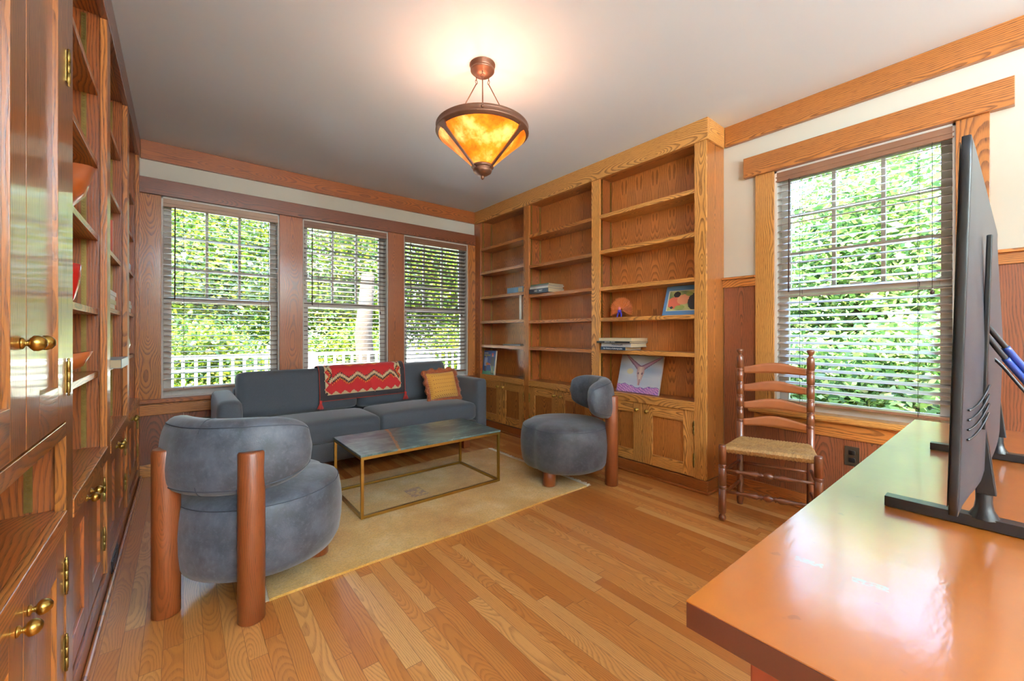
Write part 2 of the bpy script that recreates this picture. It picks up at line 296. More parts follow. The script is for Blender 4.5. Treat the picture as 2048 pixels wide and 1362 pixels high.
# ------------------------------------------------------------------ mesh helpers
class MB:
    def __init__(s): s.v = []; s.f = []; s.uv = []; s.r = []; s.sm = []
    def face(s, idx, uvs, r, smooth=False): s.f.append(idx); s.uv.append(uvs); s.r.append(r); s.sm.append(smooth)
    def box(s, x0, x1, y0, y1, z0, z1, g=None, r=None, M4=None):
        if x1 < x0: x0, x1 = x1, x0
        if y1 < y0: y0, y1 = y1, y0
        if z1 < z0: z0, z1 = z1, z0
        d = (x1-x0, y1-y0, z1-z0); g = max(range(3), key=lambda i: d[i]) if g is None else g
        r = r or (rnd.random(), rnd.random()); c = ((x0+x1)/2, (y0+y1)/2, (z0+z1)/2); b = len(s.v)
        P = [(x, y, z) for z in (z0, z1) for y in (y0, y1) for x in (x0, x1)]
        for p in P: s.v.append(tuple(M4 @ Vector(p)) if M4 is not None else p)
        for idx, n in (((0, 2, 3, 1), 2), ((4, 5, 7, 6), 2), ((0, 1, 5, 4), 1), ((2, 6, 7, 3), 1), ((0, 4, 6, 2), 0), ((1, 3, 7, 5), 0)):
            ax = [i for i in range(3) if i != n]
            if g in ax: ua = g; va = ax[0] if ax[1] == g else ax[1]
            else: ua, va = ax
            off = 0 if n != 0 else 0.013
            s.face([b+i for i in idx], [(P[i][ua]-c[ua], P[i][va]-c[va]+off) for i in idx], r)
        return s
    def lathe(s, prof, c=(0, 0, 0), n=24, axis=2, r=None, a0=0, a1=2*PI, M4=None, close=True):
        r = r or (rnd.random(), rnd.random()); b = len(s.v); full = abs(a1-a0-2*PI) < 1e-6; m = n if full else n+1
        for (rr, z) in prof:
            for i in range(m):
                a = a0+(a1-a0)*i/n; p = (rr*math.cos(a), rr*math.sin(a), z)
                if axis == 0: p = (z, p[0], p[1])
                elif axis == 1: p = (p[0], z, p[1])
                p = Vector((p[0]+c[0], p[1]+c[1], p[2]+c[2]))
                s.v.append(tuple(M4 @ p) if M4 is not None else tuple(p))
        for j in range(len(prof)-1):
            for i in range(n):
                i2 = (i+1) % m; R = max(prof[j][0], prof[j+1][0], 0.001)
                idx = [b+j*m+i, b+j*m+i2, b+(j+1)*m+i2, b+(j+1)*m+i]
                uu = [(prof[j][1], R*(a0+(a1-a0)*i/n-PI)), (prof[j][1], R*(a0+(a1-a0)*(i+1)/n-PI)), (prof[j+1][1], R*(a0+(a1-a0)*(i+1)/n-PI)), (prof[j+1][1], R*(a0+(a1-a0)*i/n-PI))]
                s.face(idx, uu, r, True)
        if close and full:
            for j, rev in ((0, True), (len(prof)-1, False)):
                if prof[j][0] > 1e-5:
                    idx = [b+j*m+i for i in range(m)]; idx = idx[::-1] if rev else idx
                    s.face(idx, [(s.v[i][0], s.v[i][1]) for i in idx], r)
        return s
    def tube(s, pts, rad, n=8, r=None, cap=True):
        r = r or (rnd.random(), rnd.random()); pts = [Vector(p) for p in pts]; b = len(s.v); L = 0; k = len(pts)
        rads = rad if isinstance(rad, (list, tuple)) else [rad]*k; us = []; up = None
        for i, p in enumerate(pts):
            t = (pts[min(i+1, k-1)]-pts[max(i-1, 0)]).normalized()
            if up is None: up = Vector((0, 0, 1)) if abs(t.z) < 0.9 else Vector((1, 0, 0))
            a = t.cross(up).normalized(); up2 = a.cross(t).normalized(); up = up2
            if i: L += (p-pts[i-1]).length
            us.append(L)
            for j in range(n):
                an = 2*PI*j/n; s.v.append(tuple(p+(a*math.cos(an)+up2*math.sin(an))*rads[i]))
        for i in range(k-1):
            for j in range(n):
                j2 = (j+1) % n; R = max(rads[i], 0.001)
                s.face([b+i*n+j, b+(i+1)*n+j, b+(i+1)*n+j2, b+i*n+j2], [(us[i], R*2*PI*j/n), (us[i+1], R*2*PI*j/n), (us[i+1], R*2*PI*(j+1)/n), (us[i], R*2*PI*(j+1)/n)], r, True)
        if cap:
            s.face([b+j for j in range(n)], [(0, 0)]*n, r); s.face([b+(k-1)*n+j for j in range(n)][::-1], [(0, 0)]*n, r)
        return s
    def rbox(s, c, size, rad, n=8, crown=(0, 0, 0), M4=None, bow=0.0, r=None):
        """rounded, optionally crowned cushion block"""
        r = r or (rnd.random(), rnd.random()); h = [x/2 for x in size]; key = {}; b0 = len(s.v)
        rr = rad if isinstance(rad, (list, tuple)) else (rad,)*3
        def vid(p):
            k = tuple(round(x, 4) for x in p)
            if k in key: return key[k]
            q = [math.sin(x*PI/2) for x in p]; P = [q[i]*h[i] for i in range(3)]
            Q = [max(-(h[i]-rr[i]), min(h[i]-rr[i], P[i])) for i in range(3)]
            D = [(P[i]-Q[i])/rr[i] for i in range(3)]; ln = math.sqrt(sum(x*x for x in D)) or 1
            D = [x/ln for x in D]; o = [Q[i]+D[i]*rr[i] for i in range(3)]
            f = lambda a: max(0.0, 1-a*a)
            xn = [o[i]/h[i] for i in range(3)]
            for i in range(3):
                j, k2 = [a for a in range(3) if a != i]
                if crown[i]: o[i] += crown[i]*xn[i]*(f(xn[j])*f(xn[k2]))**0.5
            pt = Vector((o[0]+c[0], o[1]+c[1], o[2]+c[2]+bow*(1-xn[0]**2)))
            s.v.append(tuple(M4 @ pt) if M4 is not None else tuple(pt)); key[k] = len(s.v)-1; return key[k]
        for ax in range(3):
            for sg in (-1, 1):
                a, b = [i for i in range(3) if i != ax]
                for i in range(n):
                    for j in range(n):
                        cs = []
                        for (di, dj) in ((0, 0), (1, 0), (1, 1), (0, 1)):
                            p = [0, 0, 0]; p[ax] = sg; p[a] = -1+2*(i+di)/n; p[b] = -1+2*(j+dj)/n; cs.append(vid(p))
                        if (sg > 0) == (ax == 1): cs = cs[::-1]
                        s.face(cs, [(s.v[k][0], s.v[k][2]) for k in cs], r, True)
        return s
    def grid(s, fn, nu, nv, smooth=True, r=None, flip=False):
        r = r or (0.5, 0.5); b = len(s.v)
        for j in range(nv+1):
            for i in range(nu+1): s.v.append(tuple(fn(i/nu, j/nv)))
        for j in range(nv):
            for i in range(nu):
                a = b+j*(nu+1)+i; idx = [a, a+1, a+nu+2, a+nu+1]
                s.face(idx[::-1] if flip else idx, [(0, 0)]*4, r, smooth)
        return s
    def build(s, name, mat, parent=None, bevel=0, M4=None, loc=None, color=None):
        me = bpy.data.meshes.new(name); me.from_pydata(s.v, [], s.f)
        ul = me.uv_layers.new(name='UVMap'); rl = me.uv_layers.new(name='R')
        ul.data.foreach_set('uv', [c for f in s.uv for p in f for c in p])
        rl.data.foreach_set('uv', [c for f, rr in zip(s.f, s.r) for _ in f for c in rr])
        me.polygons.foreach_set('use_smooth', s.sm)
        if color is not None:
            ca = me.color_attributes.new('Col', 'FLOAT_COLOR', 'CORNER')
            ca.data.foreach_set('color', [c for f, cc in zip(s.f, color) for _ in f for c in cc])
        me.materials.append(M[mat] if isinstance(mat, str) else mat); me.update()
        o = bpy.data.objects.new(name, me); COL.objects.link(o)
        if parent: o.parent = parent
        if M4 is not None: o.matrix_local = M4
        if loc is not None: o.location = loc
        if bevel:
            md = o.modifiers.new('bevel', 'BEVEL'); md.width = bevel; md.segments = 2; md.limit_method = 'ANGLE'; md.angle_limit = math.radians(40)
        return o
def empty(name, loc=(0, 0, 0), rz=0.0, label=None, cat=None, group=None, kind=None, rot=None):
    o = bpy.data.objects.new(name, None); COL.objects.link(o); o.location = loc; o.rotation_euler = rot or (0, 0, rz); o.empty_display_size = 0.1
    return tag(o, label, cat, group, kind)
def tag(o, label=None, cat=None, group=None, kind=None):
    if label: o['label'] = label
    if cat: o['category'] = cat
    if group: o['group'] = group
    if kind: o['kind'] = kind
    return o
def struct(o, label=None): return tag(o, label, kind='structure')
def copy_tree(o, parent=None):
    c = o.copy(); COL.objects.link(c)
    if parent: c.parent = parent
    for ch in list(o.children): copy_tree(ch, c)
    return c
def box_obj(name, b, mat, parent=None, g=None, bevel=0):
    return MB().box(*b, g=g).build(name, mat, parent, bevel)
def text_obj(name, body, size, mat, parent, M4, extrude=0.0006, sx=1.0):
    cu = bpy.data.curves.new(name, 'FONT'); cu.body = body; cu.size = size; cu.extrude = extrude; cu.align_x = 'CENTER'; cu.align_y = 'CENTER'
    t = bpy.data.objects.new(name, cu); COL.objects.link(t); dg = bpy.context.evaluated_depsgraph_get(); dg.update()
    me = bpy.data.meshes.new_from_object(t.evaluated_get(dg)); bpy.data.objects.remove(t); me.materials.clear(); me.materials.append(M[mat] if isinstance(mat, str) else mat)
    o = bpy.data.objects.new(name, me); COL.objects.link(o); o.parent = parent; o.matrix_local = M4 @ Matrix.Scale(sx, 4, (1, 0, 0)); return o
def frame(o, x, y, z=None):
    """4x4 from origin and x / y axis vectors"""
    x = Vector(x).normalized(); y = Vector(y).normalized(); z = x.cross(y).normalized()
    m = Matrix((x, y, z)).transposed().to_4x4(); m.translation = Vector(o); return m
# ================================================================== SETTING
YB = 4.24; XR = 3.10; H = 2.6
struct(box_obj('floor', (-0.62, 3.2, -3.8, 4.40, -0.12, 0.0), 'floor'))
struct(box_obj('ceiling', (-0.75, 3.45, -3.95, 4.55, 2.6, 2.75), 'ceil'))
sun_block = struct(box_obj('trim_20', (-1.4, 4.0, -5.2, 4.9, 2.80, 2.9), 'white_paint'))   # unseen slab over the house, added to block the sun
# back wall with three openings, from z .60 to 2.19
W = [(-0.12, 0.70), (0.893, 1.722), (1.90, 2.727)]
ZB, ZT = 0.585, 2.19
def wall_back():
    m = MB(); y0, y1 = 4.262, 4.40
    m.box(-0.75, 3.25, y0, y1, -0.12, ZB-0.02); m.box(-0.75, 3.25, y0, y1, ZT, 2.6)
    xs = [-0.75] + [x for w in W for x in w] + [3.25]
    for i in range(0, len(xs), 2): m.box(xs[i], xs[i+1], y0, y1, ZB-0.02, ZT)
    return struct(m.build('wall_back', 'wall'))
wall_back()
def wall_right():
    m = MB(); x0, x1 = XR, 3.25; a, b = 0.217, 1.043
    m.box(x0, x1, -3.8, 4.3, -0.12, ZB-0.02); m.box(x0, x1, -3.8, 4.3, ZT, 2.6)
    m.box(x0, x1, -3.8, a, ZB-0.02, ZT); m.box(x0, x1, b, 4.3, ZB-0.02, ZT)
    return struct(m.build('wall_right', 'wall'))
wall_right()
struct(box_obj('wall_left', (-0.75, -0.60, -3.8, 4.3, -0.12, 2.6), 'wall'))
mw = MB(); mw.box(-0.75, 3.25, -3.95, -3.80, -0.12, 2.6)
struct(mw.build('wall_rear', 'wall'))

# crown boards
struct(box_obj('trim_1', (-0.24, 2.845, 4.235, 4.262, 2.458, 2.6), 'oak_red', bevel=0.002))
struct(box_obj('trim_2', (3.07, XR, -3.8, 1.358, 2.458, 2.6), 'oak_mid', bevel=0.002))
# head casing over the three back windows
struct(box_obj('trim_3', (-0.262, 2.83, 4.232, 4.262, 2.193, 2.318), 'oak_dark', bevel=0.002))
# mullion and side casings on back wall
for i, (a, b, mt) in enumerate(((-0.262, -0.12, 'oak_mid'), (0.70, 0.893, 'oak_red'), (1.722, 1.90, 'oak_red'), (2.727, 2.83, 'oak_mid'))):
    struct(box_obj('trim_%d' % (4+i), (a, b, 4.24, 4.262, 0.60, 2.191), mt, bevel=0.002))
struct(MB().box(-0.262, 2.83, 4.205, 4.36, 0.565, 0.60, g=0).build('trim_8', 'oak_red', bevel=0.008))       # stool
struct(box_obj('trim_9', (-0.262, 2.83, 4.238, 4.262, 0.475, 0.565), 'oak_mid', bevel=0.003))
m = MB(); x = -0.262
while x < 2.83:
    x2 = min(x+0.28, 2.83); m.box(x, x2-0.001, 4.25, 4.262, 0.09, 0.475, g=2); x = x2
struct(m.build('trim_10', 'oak_dark'))
struct(box_obj('baseboard_back', (-0.262, 2.83, 4.236, 4.262, 0.0, 0.095), 'oak_gold', bevel=0.003))
# right wall wainscot
m = MB()
for a, b in ((-3.8, 0.103), (1.157, 1.37)):
    y = b
    while y > a+1e-6:
        y2 = max(y-0.30, a); m.box(3.088, XR, y2+0.001, y, 0.09, 1.45, g=2); y = y2
y = 1.157
while y > 0.103+1e-6:
    y2 = max(y-0.24, 0.103); m.box(3.088, XR, y2+0.001, y, 0.09, 0.50, g=2); y = y2
struct(m.build('trim_11', 'oak_dark'))
m = MB()
for a, b in ((-3.8, 0.103), (1.157, 1.377)):
    m.box(3.078, XR, a, b, 1.442, 1.497, g=1); m.box(3.062, XR, a, b, 1.497, 1.513, g=1)
struct(m.build('trim_12', 'oak_mid', bevel=0.002))
struct(box_obj('baseboard_right', (3.076, XR, -3.8, 1.377, 0.0, 0.095), 'oak_red', bevel=0.003))
struct(MB().box(3.058, 3.076, -3.8, 1.377, 0, 0.022, g=1).build('trim_13', 'oak_red', bevel=0.006))
# right window casings
struct(box_obj('trim_14', (3.062, XR, 0.0255, 1.228, 2.192, 2.329), 'oak_mid', bevel=0.002))
struct(box_obj('trim_15', (3.078, XR, 1.043, 1.157, 0.61, 2.192), 'oak_gold', bevel=0.002))
struct(box_obj('trim_16', (3.078, XR, 0.103, 0.217, 0.61, 2.192), 'oak_mid', bevel=0.002))
struct(MB().box(3.045, 3.20, 0.06, 1.195, 0.575, 0.612, g=1).build('trim_17', 'oak_gold', bevel=0.009))
struct(box_obj('trim_18', (3.076, XR, 0.09, 1.165, 0.482, 0.575), 'oak_mid', bevel=0.003))

# ------------------------------------------------------------------ windows: local frame x across (0..w), y outward, z up
def make_window(n, w, M4, sash_label):
    t = empty('window_%d' % n, kind='structure'); t.matrix_world = M4
    zb, zt, zm = ZB+0.02, ZT, 1.385
    m = MB(); m.box(-0.002, 0.012, 0.0, 0.14, zb-0.02, zt); m.box(w-0.012, w+0.002, 0.0, 0.14, zb-0.02, zt); m.box(0, w, 0.0, 0.14, zt-0.012, zt); m.box(0, w, 0.02, 0.16, zb-0.02, zb+0.005)
    m.build('window_frame', 'white_paint', t)
    # upper sash (outer) with 3 x 3 lights
    y0, y1 = 0.095, 0.125; m = MB(); s = 0.05; a, b = 0.012, w-0.012
    m.box(a, a+s, y0, y1, zm-0.01, zt-0.012); m.box(b-s, b, y0, y1, zm-0.01, zt-0.012)
    m.box(a+s, b-s, y0, y1, zt-0.057, zt-0.012); m.box(a+s, b-s, y0, y1, zm-0.01, zm+0.03)
    gw = (b-a-2*s)
    for k in (1, 2): xx = a+s+gw*k/3; m.box(xx-0.010, xx+0.010, y0+0.002, y1-0.002, zm+0.02, zt-0.05)
    for z in (1.64, 1.895): m.box(a+s, b-s, y0+0.003, y1-0.003, z-0.010, z+0.010)
    us = m.build('upper_sash', 'white_paint', t, bevel=0.002)
    box_obj('pane', (a+s-0.002, b-s+0.002, 0.108, 0.112, zm, zt-0.05), 'glass', us)
    y0, y1 = 0.060, 0.092; m = MB()
    m.box(a, a+s, y0, y1, zb, zm+0.025); m.box(b-s, b, y0, y1, zb, zm+0.025)
    m.box(a+s, b-s, y0, y1, zb, zb+0.07); m.box(a+s, b-s, y0, y1, zm-0.018, zm+0.025)
    m.box(w/2-0.03, w/2+0.03, y0+0.004, y1-0.006, zm+0.025, zm+0.036)
    ls = m.build('lower_sash', 'white_paint', t, bevel=0.002)
    box_obj('pane', (a+s-0.002, b-s+0.002, 0.074, 0.078, zb+0.06, zm-0.01), 'glass', ls)
    return t
def make_blind(w, M4, label, mat, tilt=0.0, dark=False):
    t = empty('window_blind', label=label, cat='window blind', group='horizontal slat blinds in the windows'); t.matrix_world = M4
    m = MB(); m.box(0.006, w-0.006, 0.0, 0.012, 2.122, 2.186, g=0); m.box(0.006, w-0.006, -0.004, 0.014, 2.142, 2.150, g=0); m.box(0.006, w-0.006, -0.003, 0.012, 2.116, 2.126, g=0)
    m.build('valance', mat, t, bevel=0.0015)
    m = MB(); z = 2.095; ca, sa = math.cos(tilt), math.sin(tilt)
    while z > 0.70:
        yc = 0.033; hw = 0.0235; prev = None; b = len(m.v); K = 5
        for k in range(K+1):
            q = -1+2*k/K; yy = q*hw; zz = 0.0026*(1-q*q)
            for xx in (0.010, w-0.010):
                for dz in (0, 0.0026): m.v.append((xx, yc+yy*ca-zz*sa, z+yy*sa+(zz+dz)*ca))
        for k in range(K):
            i = b+k*4; j = i+4
            for idx in ((i+1, j+1, j+3, i+3), (i, i+2, j+2, j)): m.face(list(idx)[::-1], [(0, 0)]*4, (0.5, 0.5), True)
        for i in (b, b+K*4): m.face([i, i+1, i+3, i+2], [(0, 0)]*4, (.5, .5))
        for o_ in (0, 2): m.face([b+k*4+o_ for k in range(K+1)]+[b+k*4+o_+1 for k in range(K, -1, -1)], [(0, 0)]*(2*K+2), (.5, .5))
        z -= 0.0436
    m.build('slats', 'slat', t)
    MB().box(0.010, w-0.010, 0.010, 0.056, 0.655, 0.672, g=0).build('bottom_rail', mat, t, bevel=0.003)
    for xx in (0.17*w, 0.83*w):
        m = MB()
        for yy in (0.008, 0.058): m.tube([(xx, yy, 2.12), (xx, yy, 0.66)], 0.0011, 4)
        m.build('ladder_cord', 'cord', t)
    MB().tube([(0.085, -0.004, 2.12), (0.083, -0.010, 1.38)], 0.0042, 8).build('tilt_wand', 'cord', t)
    MB().tube([(w-0.085, -0.006, 2.12), (w-0.085, -0.008, 1.34)], 0.0012, 4).lathe([(0.001, 0), (0.009, 0.004), (0.010, 0.014), (0.005, 0.024), (0.001, 0.026)], (w-0.085, -0.008, 1.315), 10).build('lift_cord', 'cord', t)
    return t
wl_ = ['the three on the sofa wall']
descr = ('beige slat blind in the leftmost window behind the sofa', 'slat blind with brown valance in the middle window behind the sofa', 'brown slat blind with tilted slats in the window beside the tall bookcase')
for i, (a, b) in enumerate(W):
    make_window(i+1, b-a, Matrix.Translation((a, 4.252, 0)), '')
    make_blind(b-a, Matrix.Translation((a, 4.258, 0)), descr[i], 'valance_light' if i == 0 else 'valance_dark', (0.13, -0.12, -0.36)[i])
MR = Matrix.Translation((3.092, 1.043, 0)) @ Matrix.Rotation(-PI/2, 4, 'Z')
make_window(4, 0.826, MR, '')
make_blind(0.826, Matrix.Translation((3.094, 1.043, 0)) @ Matrix.Rotation(-PI/2, 4, 'Z'), 'wide slat blind in the window behind the ladder-back chair and television', 'valance_dark', 0.33)

def plate(name, M4, label):
    m = MB().box(-0.035, 0.035, -0.004, 0, -0.057, 0.057); 
    t = m.build(name, 'dark_metal', bevel=0.0015, M4=M4); tag(t, label, 'wall outlet')
    for z in (-0.022, 0.022): MB().rbox((0, -0.005, z), (0.032, 0.004, 0.028), (0.006, 0.0015, 0.006), 3).build('socket', 'black', t)
plate('wall_outlet', Matrix.Translation((3.087, 0.635, 0.385)) @ Matrix.Rotation(-PI/2, 4, 'Z'), 'dark outlet plate on the wood panelling behind the ladder-back chair')
plate('wall_outlet', Matrix.Translation((0.155, 4.249, 0.385)) @ Matrix.Rotation(PI/2, 4, 'Y'), 'dark outlet plate on the panelling left of the sofa arm')

# ================================================================== BUILT-INS
def knob(parent, x, y, z, sx, R=0.0155, L=0.017):
    """brass knob on a door face at x, sticking out along sx"""
    prof = [(0.011, 0), (0.011, 0.003), (0.0055, 0.006), (0.005, 0.008), (0.007, 0.010), (0.005, 0.012), (0.010, L-0.005), (R, L), (R*1.02, L+0.006), (R*0.82, L+0.013), (R*0.4, L+0.018), (0.0005, L+0.019)]
    MB().lathe([(r_, sx*z_) for r_, z_ in prof], (x, y, z), 20, axis=0).build('knob', 'brass', parent)
def hinge(parent, x, y, z, sx):
    m = MB().lathe([(0.001, -0.052), (0.0035, -0.050), (0.0022, -0.045), (0.0045, -0.042), (0.0045, -0.0145), (0.0038, -0.014), (0.0045, -0.0135), (0.0045, 0.0135), (0.0038, 0.014), (0.0045, 0.0145), (0.0045, 0.042), (0.0022, 0.045), (0.0035, 0.050), (0.001, 0.052)], (x+sx*0.004, y, z), 10)
    m.box(x, x+sx*0.0012, y-0.012, y+0.012, z-0.042, z+0.042); m.build('hinge', 'brass_dull', parent)
def door(parent, x, sx, y0, y1, z0, z1, mat, panel_mat, knob_y, hinge_y, kz, fr=0.085, hz=None):
    """shaker door whose face is the plane x, facing sx"""
    g = 0.0015; y0 += g; y1 -= g; t = 0.020; xb = x-sx*t; m = MB()
    m.box(xb, x, y0, y0+fr, z0, z1, g=2); m.box(xb, x, y1-fr, y1, z0, z1, g=2)
    m.box(xb, x, y0+fr, y1-fr, z1-fr, z1, g=1); m.box(xb, x, y0+fr, y1-fr, z0, z0+fr, g=1)
    d = m.build('door', mat, parent, bevel=0.0015)
    box_obj('door_panel', (xb, x-sx*0.010, y0+fr, y1-fr, z0+fr, z1-fr), panel_mat, d, g=2)
    knob(d, x, knob_y, kz, sx)
    for z in (hz or (z0+0.12, z1-0.12)): hinge(d, x, hinge_y, z, sx)
    return d
def standard(parent, x, y, z0, z1, ny):
    """slotted brass shelf standard on a side panel whose surface is y, facing ny"""
    m = MB(); w = 0.016; m.box(x-w/2, x-w*0.22, y, y+ny*0.003, z0, z1); m.box(x+w*0.22, x+w/2, y, y+ny*0.003, z0, z1)
    m.box(x-w/2, x+w/2, y, y+ny*0.0012, z0, z1); z = z0+0.006
    while z < z1-0.01: m.box(x-w*0.25, x+w*0.25, y, y+ny*0.003, z, z+0.006); z += 0.0125
    m.build('shelf_standard', 'brass_dull', parent)

# right hand bookcase -------------------------------------------------
bc = empty('built_in_bookcase', (2.95, 2.8, 0), label='tall golden oak built-in bookcase with three shelf bays on the right', cat='bookcase')
bc.location = (0, 0, 0)
XF = 2.83; XI = 3.03
stiles = [(1.377, 1.460), (2.307, 2.395), (3.24, 3.322), (4.13, 4.262)]
for i, (a, b) in enumerate(stiles):
    box_obj('stile', (XF, XF+0.02, a, b, 0.088, 2.465), ('oak_gold', 'oak_gold', 'oak_mid', 'oak_red')[i], bc, bevel=0.0015)
bays = [(1.460, 2.307), (2.395, 3.24), (3.322, 4.13)]
box_obj('side_panel', (XF+0.02, 3.10, 1.377, 1.395, 0.088, 2.46), 'oak_mid', bc)
for a, b in ((2.325, 2.377), (3.258, 3.304), (4.148, 4.235)):
    box_obj('divider', (XF+0.02, XI, a, b, 0.088, 2.50), 'oak_red', bc)
box_obj('divider', (XF+0.02, XI, 1.396, 1.442, 0.088, 2.50), 'oak_red', bc)
for i, (a, b) in enumerate(bays):
    A, B = ((1.442, 2.325), (2.377, 3.258), (3.304, 4.148))[i]
    box_obj('back_panel', (XI, XI+0.01, A, B, 0.10, 2.50), 'oak_back', bc, g=2)
    box_obj('bay_top', (XF+0.02, XI, A, B, 2.47, 2.485), 'oak_mid', bc)
    zs = ((2.137, 1.829, 1.510, 1.246, 0.972), (2.138, 1.822, 1.517, 1.247, 0.969), (2.138, 1.850, 1.555, 1.262, 0.975))[i]
    for z in zs: box_obj('shelf', (XF+0.006, XI, A+0.002, B-0.002, z-0.031, z), 'oak_gold' if i == 0 else 'oak_mid', bc, g=1, bevel=0.0015)
    box_obj('counter', (XF+0.0205, XI, A, B, 0.585, 0.622), 'oak_red', bc, g=1)
    box_obj('counter_edge', (XF-0.004, XF+0.0203, a+0.0005, b-0.0005, 0.562, 0.624), 'oak_gold', bc, g=1, bevel=0.002)
    for x in (2.885, 3.008):
        standard(bc, x, B, 0.63, 2.46, -1); standard(bc, x, A, 0.63, 2.46, 1)
    mid = (a+b)/2
    door(bc, XF+0.006, -1, a, mid, 0.092, 0.560, 'oak_gold', 'oak_mid', mid-0.045, a+0.004, 0.505)
    door(bc, XF+0.006, -1, mid, b, 0.092, 0.560, 'oak_gold', 'oak_mid', mid+0.045, b-0.004, 0.505)
m = MB(); m.box(XF-0.013, XF+0.0195, 1.3595, 4.235, 2.45, 2.6, g=1); m.box(XF+0.0195, 3.07, 1.3595, 1.377, 2.45, 2.6, g=0)
m.build('crown', 'oak_gold', bc, bevel=0.002)
m = MB(); m.box(XF-0.014, XF+0.005, 1.362, 4.235, 0, 0.088, g=1); m.box(XF+0.005, 3.076, 1.362, 1.3765, 0, 0.088, g=0)
m.build('base_board', 'oak_red', bc, bevel=0.003)
m = MB(); m.box(XF-0.030, XF-0.0142, 1.347, 4.235, 0, 0.020, g=1); m.box(XF-0.0142, 3.057, 1.347, 1.3618, 0, 0.020, g=0)
m.build('shoe_moulding', 'oak_red', bc, bevel=0.007)

# left hand bookcase -------------------------------------------------
lb = empty('built_in_bookcase', label='oak built-in bookcase filling the left wall beyond the cupboard', cat='bookcase')
XL = -0.245; XLi = -0.52
lst = [(2.459, 2.560), (3.315, 3.420), (4.175, 4.262)]
for a, b in lst: box_obj('stile', (XL-0.022, XL, a, b, 0.085, 2.452), 'oak_mid', lb, bevel=0.0015)
lbays = [(1.738, 2.459), (2.560, 3.315), (3.420, 4.175)]
ins = [(1.700, 2.480), (2.540, 3.335), (3.400, 4.195)]
for (a, b) in ((2.480, 2.540), (3.335, 3.400), (4.195, 4.262)):
    box_obj('divider', (XLi, XL-0.022, a, b, 0.085, 2.50), 'oak_red', lb)
for i, (a, b) in enumerate(lbays):
    A, B = ins[i]
    box_obj('back_panel', (XLi-0.01, XLi, A, B, 0.10, 2.50), 'oak_back', lb, g=2)
    box_obj('bay_top', (XLi, XL-0.022, A, B, 2.47, 2.485), 'oak_mid', lb)
    zs = ((2.148, 1.838, 1.530, 1.214, 0.950), (2.148, 1.838, 1.530, 1.240, 0.948), (2.10, 1.820, 1.555, 1.258, 0.960))[i]
    for z in zs: box_obj('shelf', (XLi, XL-0.030, A+0.002, B-0.002, z-0.024, z), 'oak_mid', lb, g=1, bevel=0.001)
    box_obj('counter', (XLi, XL-0.0205, A, B, 0.590, 0.626), 'oak_red', lb, g=1)
    box_obj('counter_edge', (XL-0.0203, XL+0.003, a+0.0005, b-0.0005, 0.572, 0.627), 'oak_mid', lb, g=1, bevel=0.002)
    for x in (-0.318, -0.475): standard(lb, x, B, 0.63, 2.46, -1)
    mid = (a+b)/2
    door(lb, XL-0.012, 1, a, mid, 0.090, 0.570, 'oak_red', 'oak_mid', mid-0.042, a+0.004, 0.532, hz=(0.235, 0.445))
    door(lb, XL-0.012, 1, mid, b, 0.090, 0.570, 'oak_red', 'oak_mid', mid+0.042, b-0.004, 0.532, hz=(0.235, 0.445))
box_obj('crown', (XL-0.022, XL+0.004, 1.7385, 4.235, 2.453, 2.6), 'oak_dark', lb, g=1, bevel=0.002)
box_obj('base_board', (XL-0.022, XL, 1.737, 4.235, 0, 0.085), 'oak_red', lb, g=1)
box_obj('shoe_moulding', (XL+0.0002, XL+0.016, 1.739, 4.235, 0, 0.022), 'oak_mid', lb, g=1, bevel=0.007)
m = MB(); m.box(XL, XL+0.004, 2.58, 2.80, 0.024, 0.080)
for k in range(12): m.box(XL+0.004, XL+0.007, 2.59+k*0.0172, 2.598+k*0.0172, 0.030, 0.074)
m.build('floor_vent_grille', 'black', lb)
# near cupboard -------------------------------------------------------
hc = empty('cupboard', label='glossy oak cupboard with brass-knobbed doors at the left edge of the room', cat='cupboard')
m = MB(); m.box(XL-0.022, XL, 1.648, 1.7375, 0.0, 2.452, g=2); m.box(XL-0.022, XL, 0.80, 0.888, 0.0, 2.452, g=2)
m.box(XL-0.022, XL, 0.888, 1.648, 0.828, 0.866, g=1); m.box(XL-0.022, XL, 0.888, 1.648, 2.40, 2.452, g=1)
m.build('face_frame', 'oak_hutch', hc, bevel=0.0015)
m = MB(); m.box(XLi-0.04, XL-0.022, 0.80, 0.86, 0, 2.45); m.box(XLi-0.04, XL-0.022, 1.67, 1.699, 0, 2.45); m.build('side_panel', 'oak_red', hc)
box_obj('back_panel', (XLi-0.05, XLi-0.04, 0.80, 1.699, 0, 2.45), 'oak_dark', hc, g=2)
box_obj('inner_shelf', (XLi-0.04, XL-0.0222, 0.861, 1.669, 0.835, 0.866), 'oak_mid', hc)
box_obj('counter', (XLi-0.04, XL-0.0205, 0.861, 1.669, 0.590, 0.624), 'oak_red', hc, g=1)
box_obj('counter_edge', (XL-0.0203, XL+0.003, 0.889, 1.6475, 0.576, 0.625), 'oak_mid', hc, g=1, bevel=0.002)
standard(hc, -0.318, 1.67, 0.63, 0.82, -1)
door(hc, XL+0.001, 1, 0.888, 1.268, 0.872, 2.398, 'oak_hutch', 'oak_hutch', 1.232, 0.894, 1.09, fr=0.10, hz=(0.99, 1.40, 1.84))
door(hc, XL+0.001, 1, 1.268, 1.648, 0.872, 2.398, 'oak_hutch', 'oak_hutch', 1.304, 1.646, 1.09, fr=0.10, hz=(0.99, 1.84))
door(hc, XL-0.003, 1, 0.888, 1.268, 0.090, 0.572, 'oak_hutch', 'oak_mid', 1.225, 0.894, 0.530, fr=0.09, hz=(0.235, 0.445))
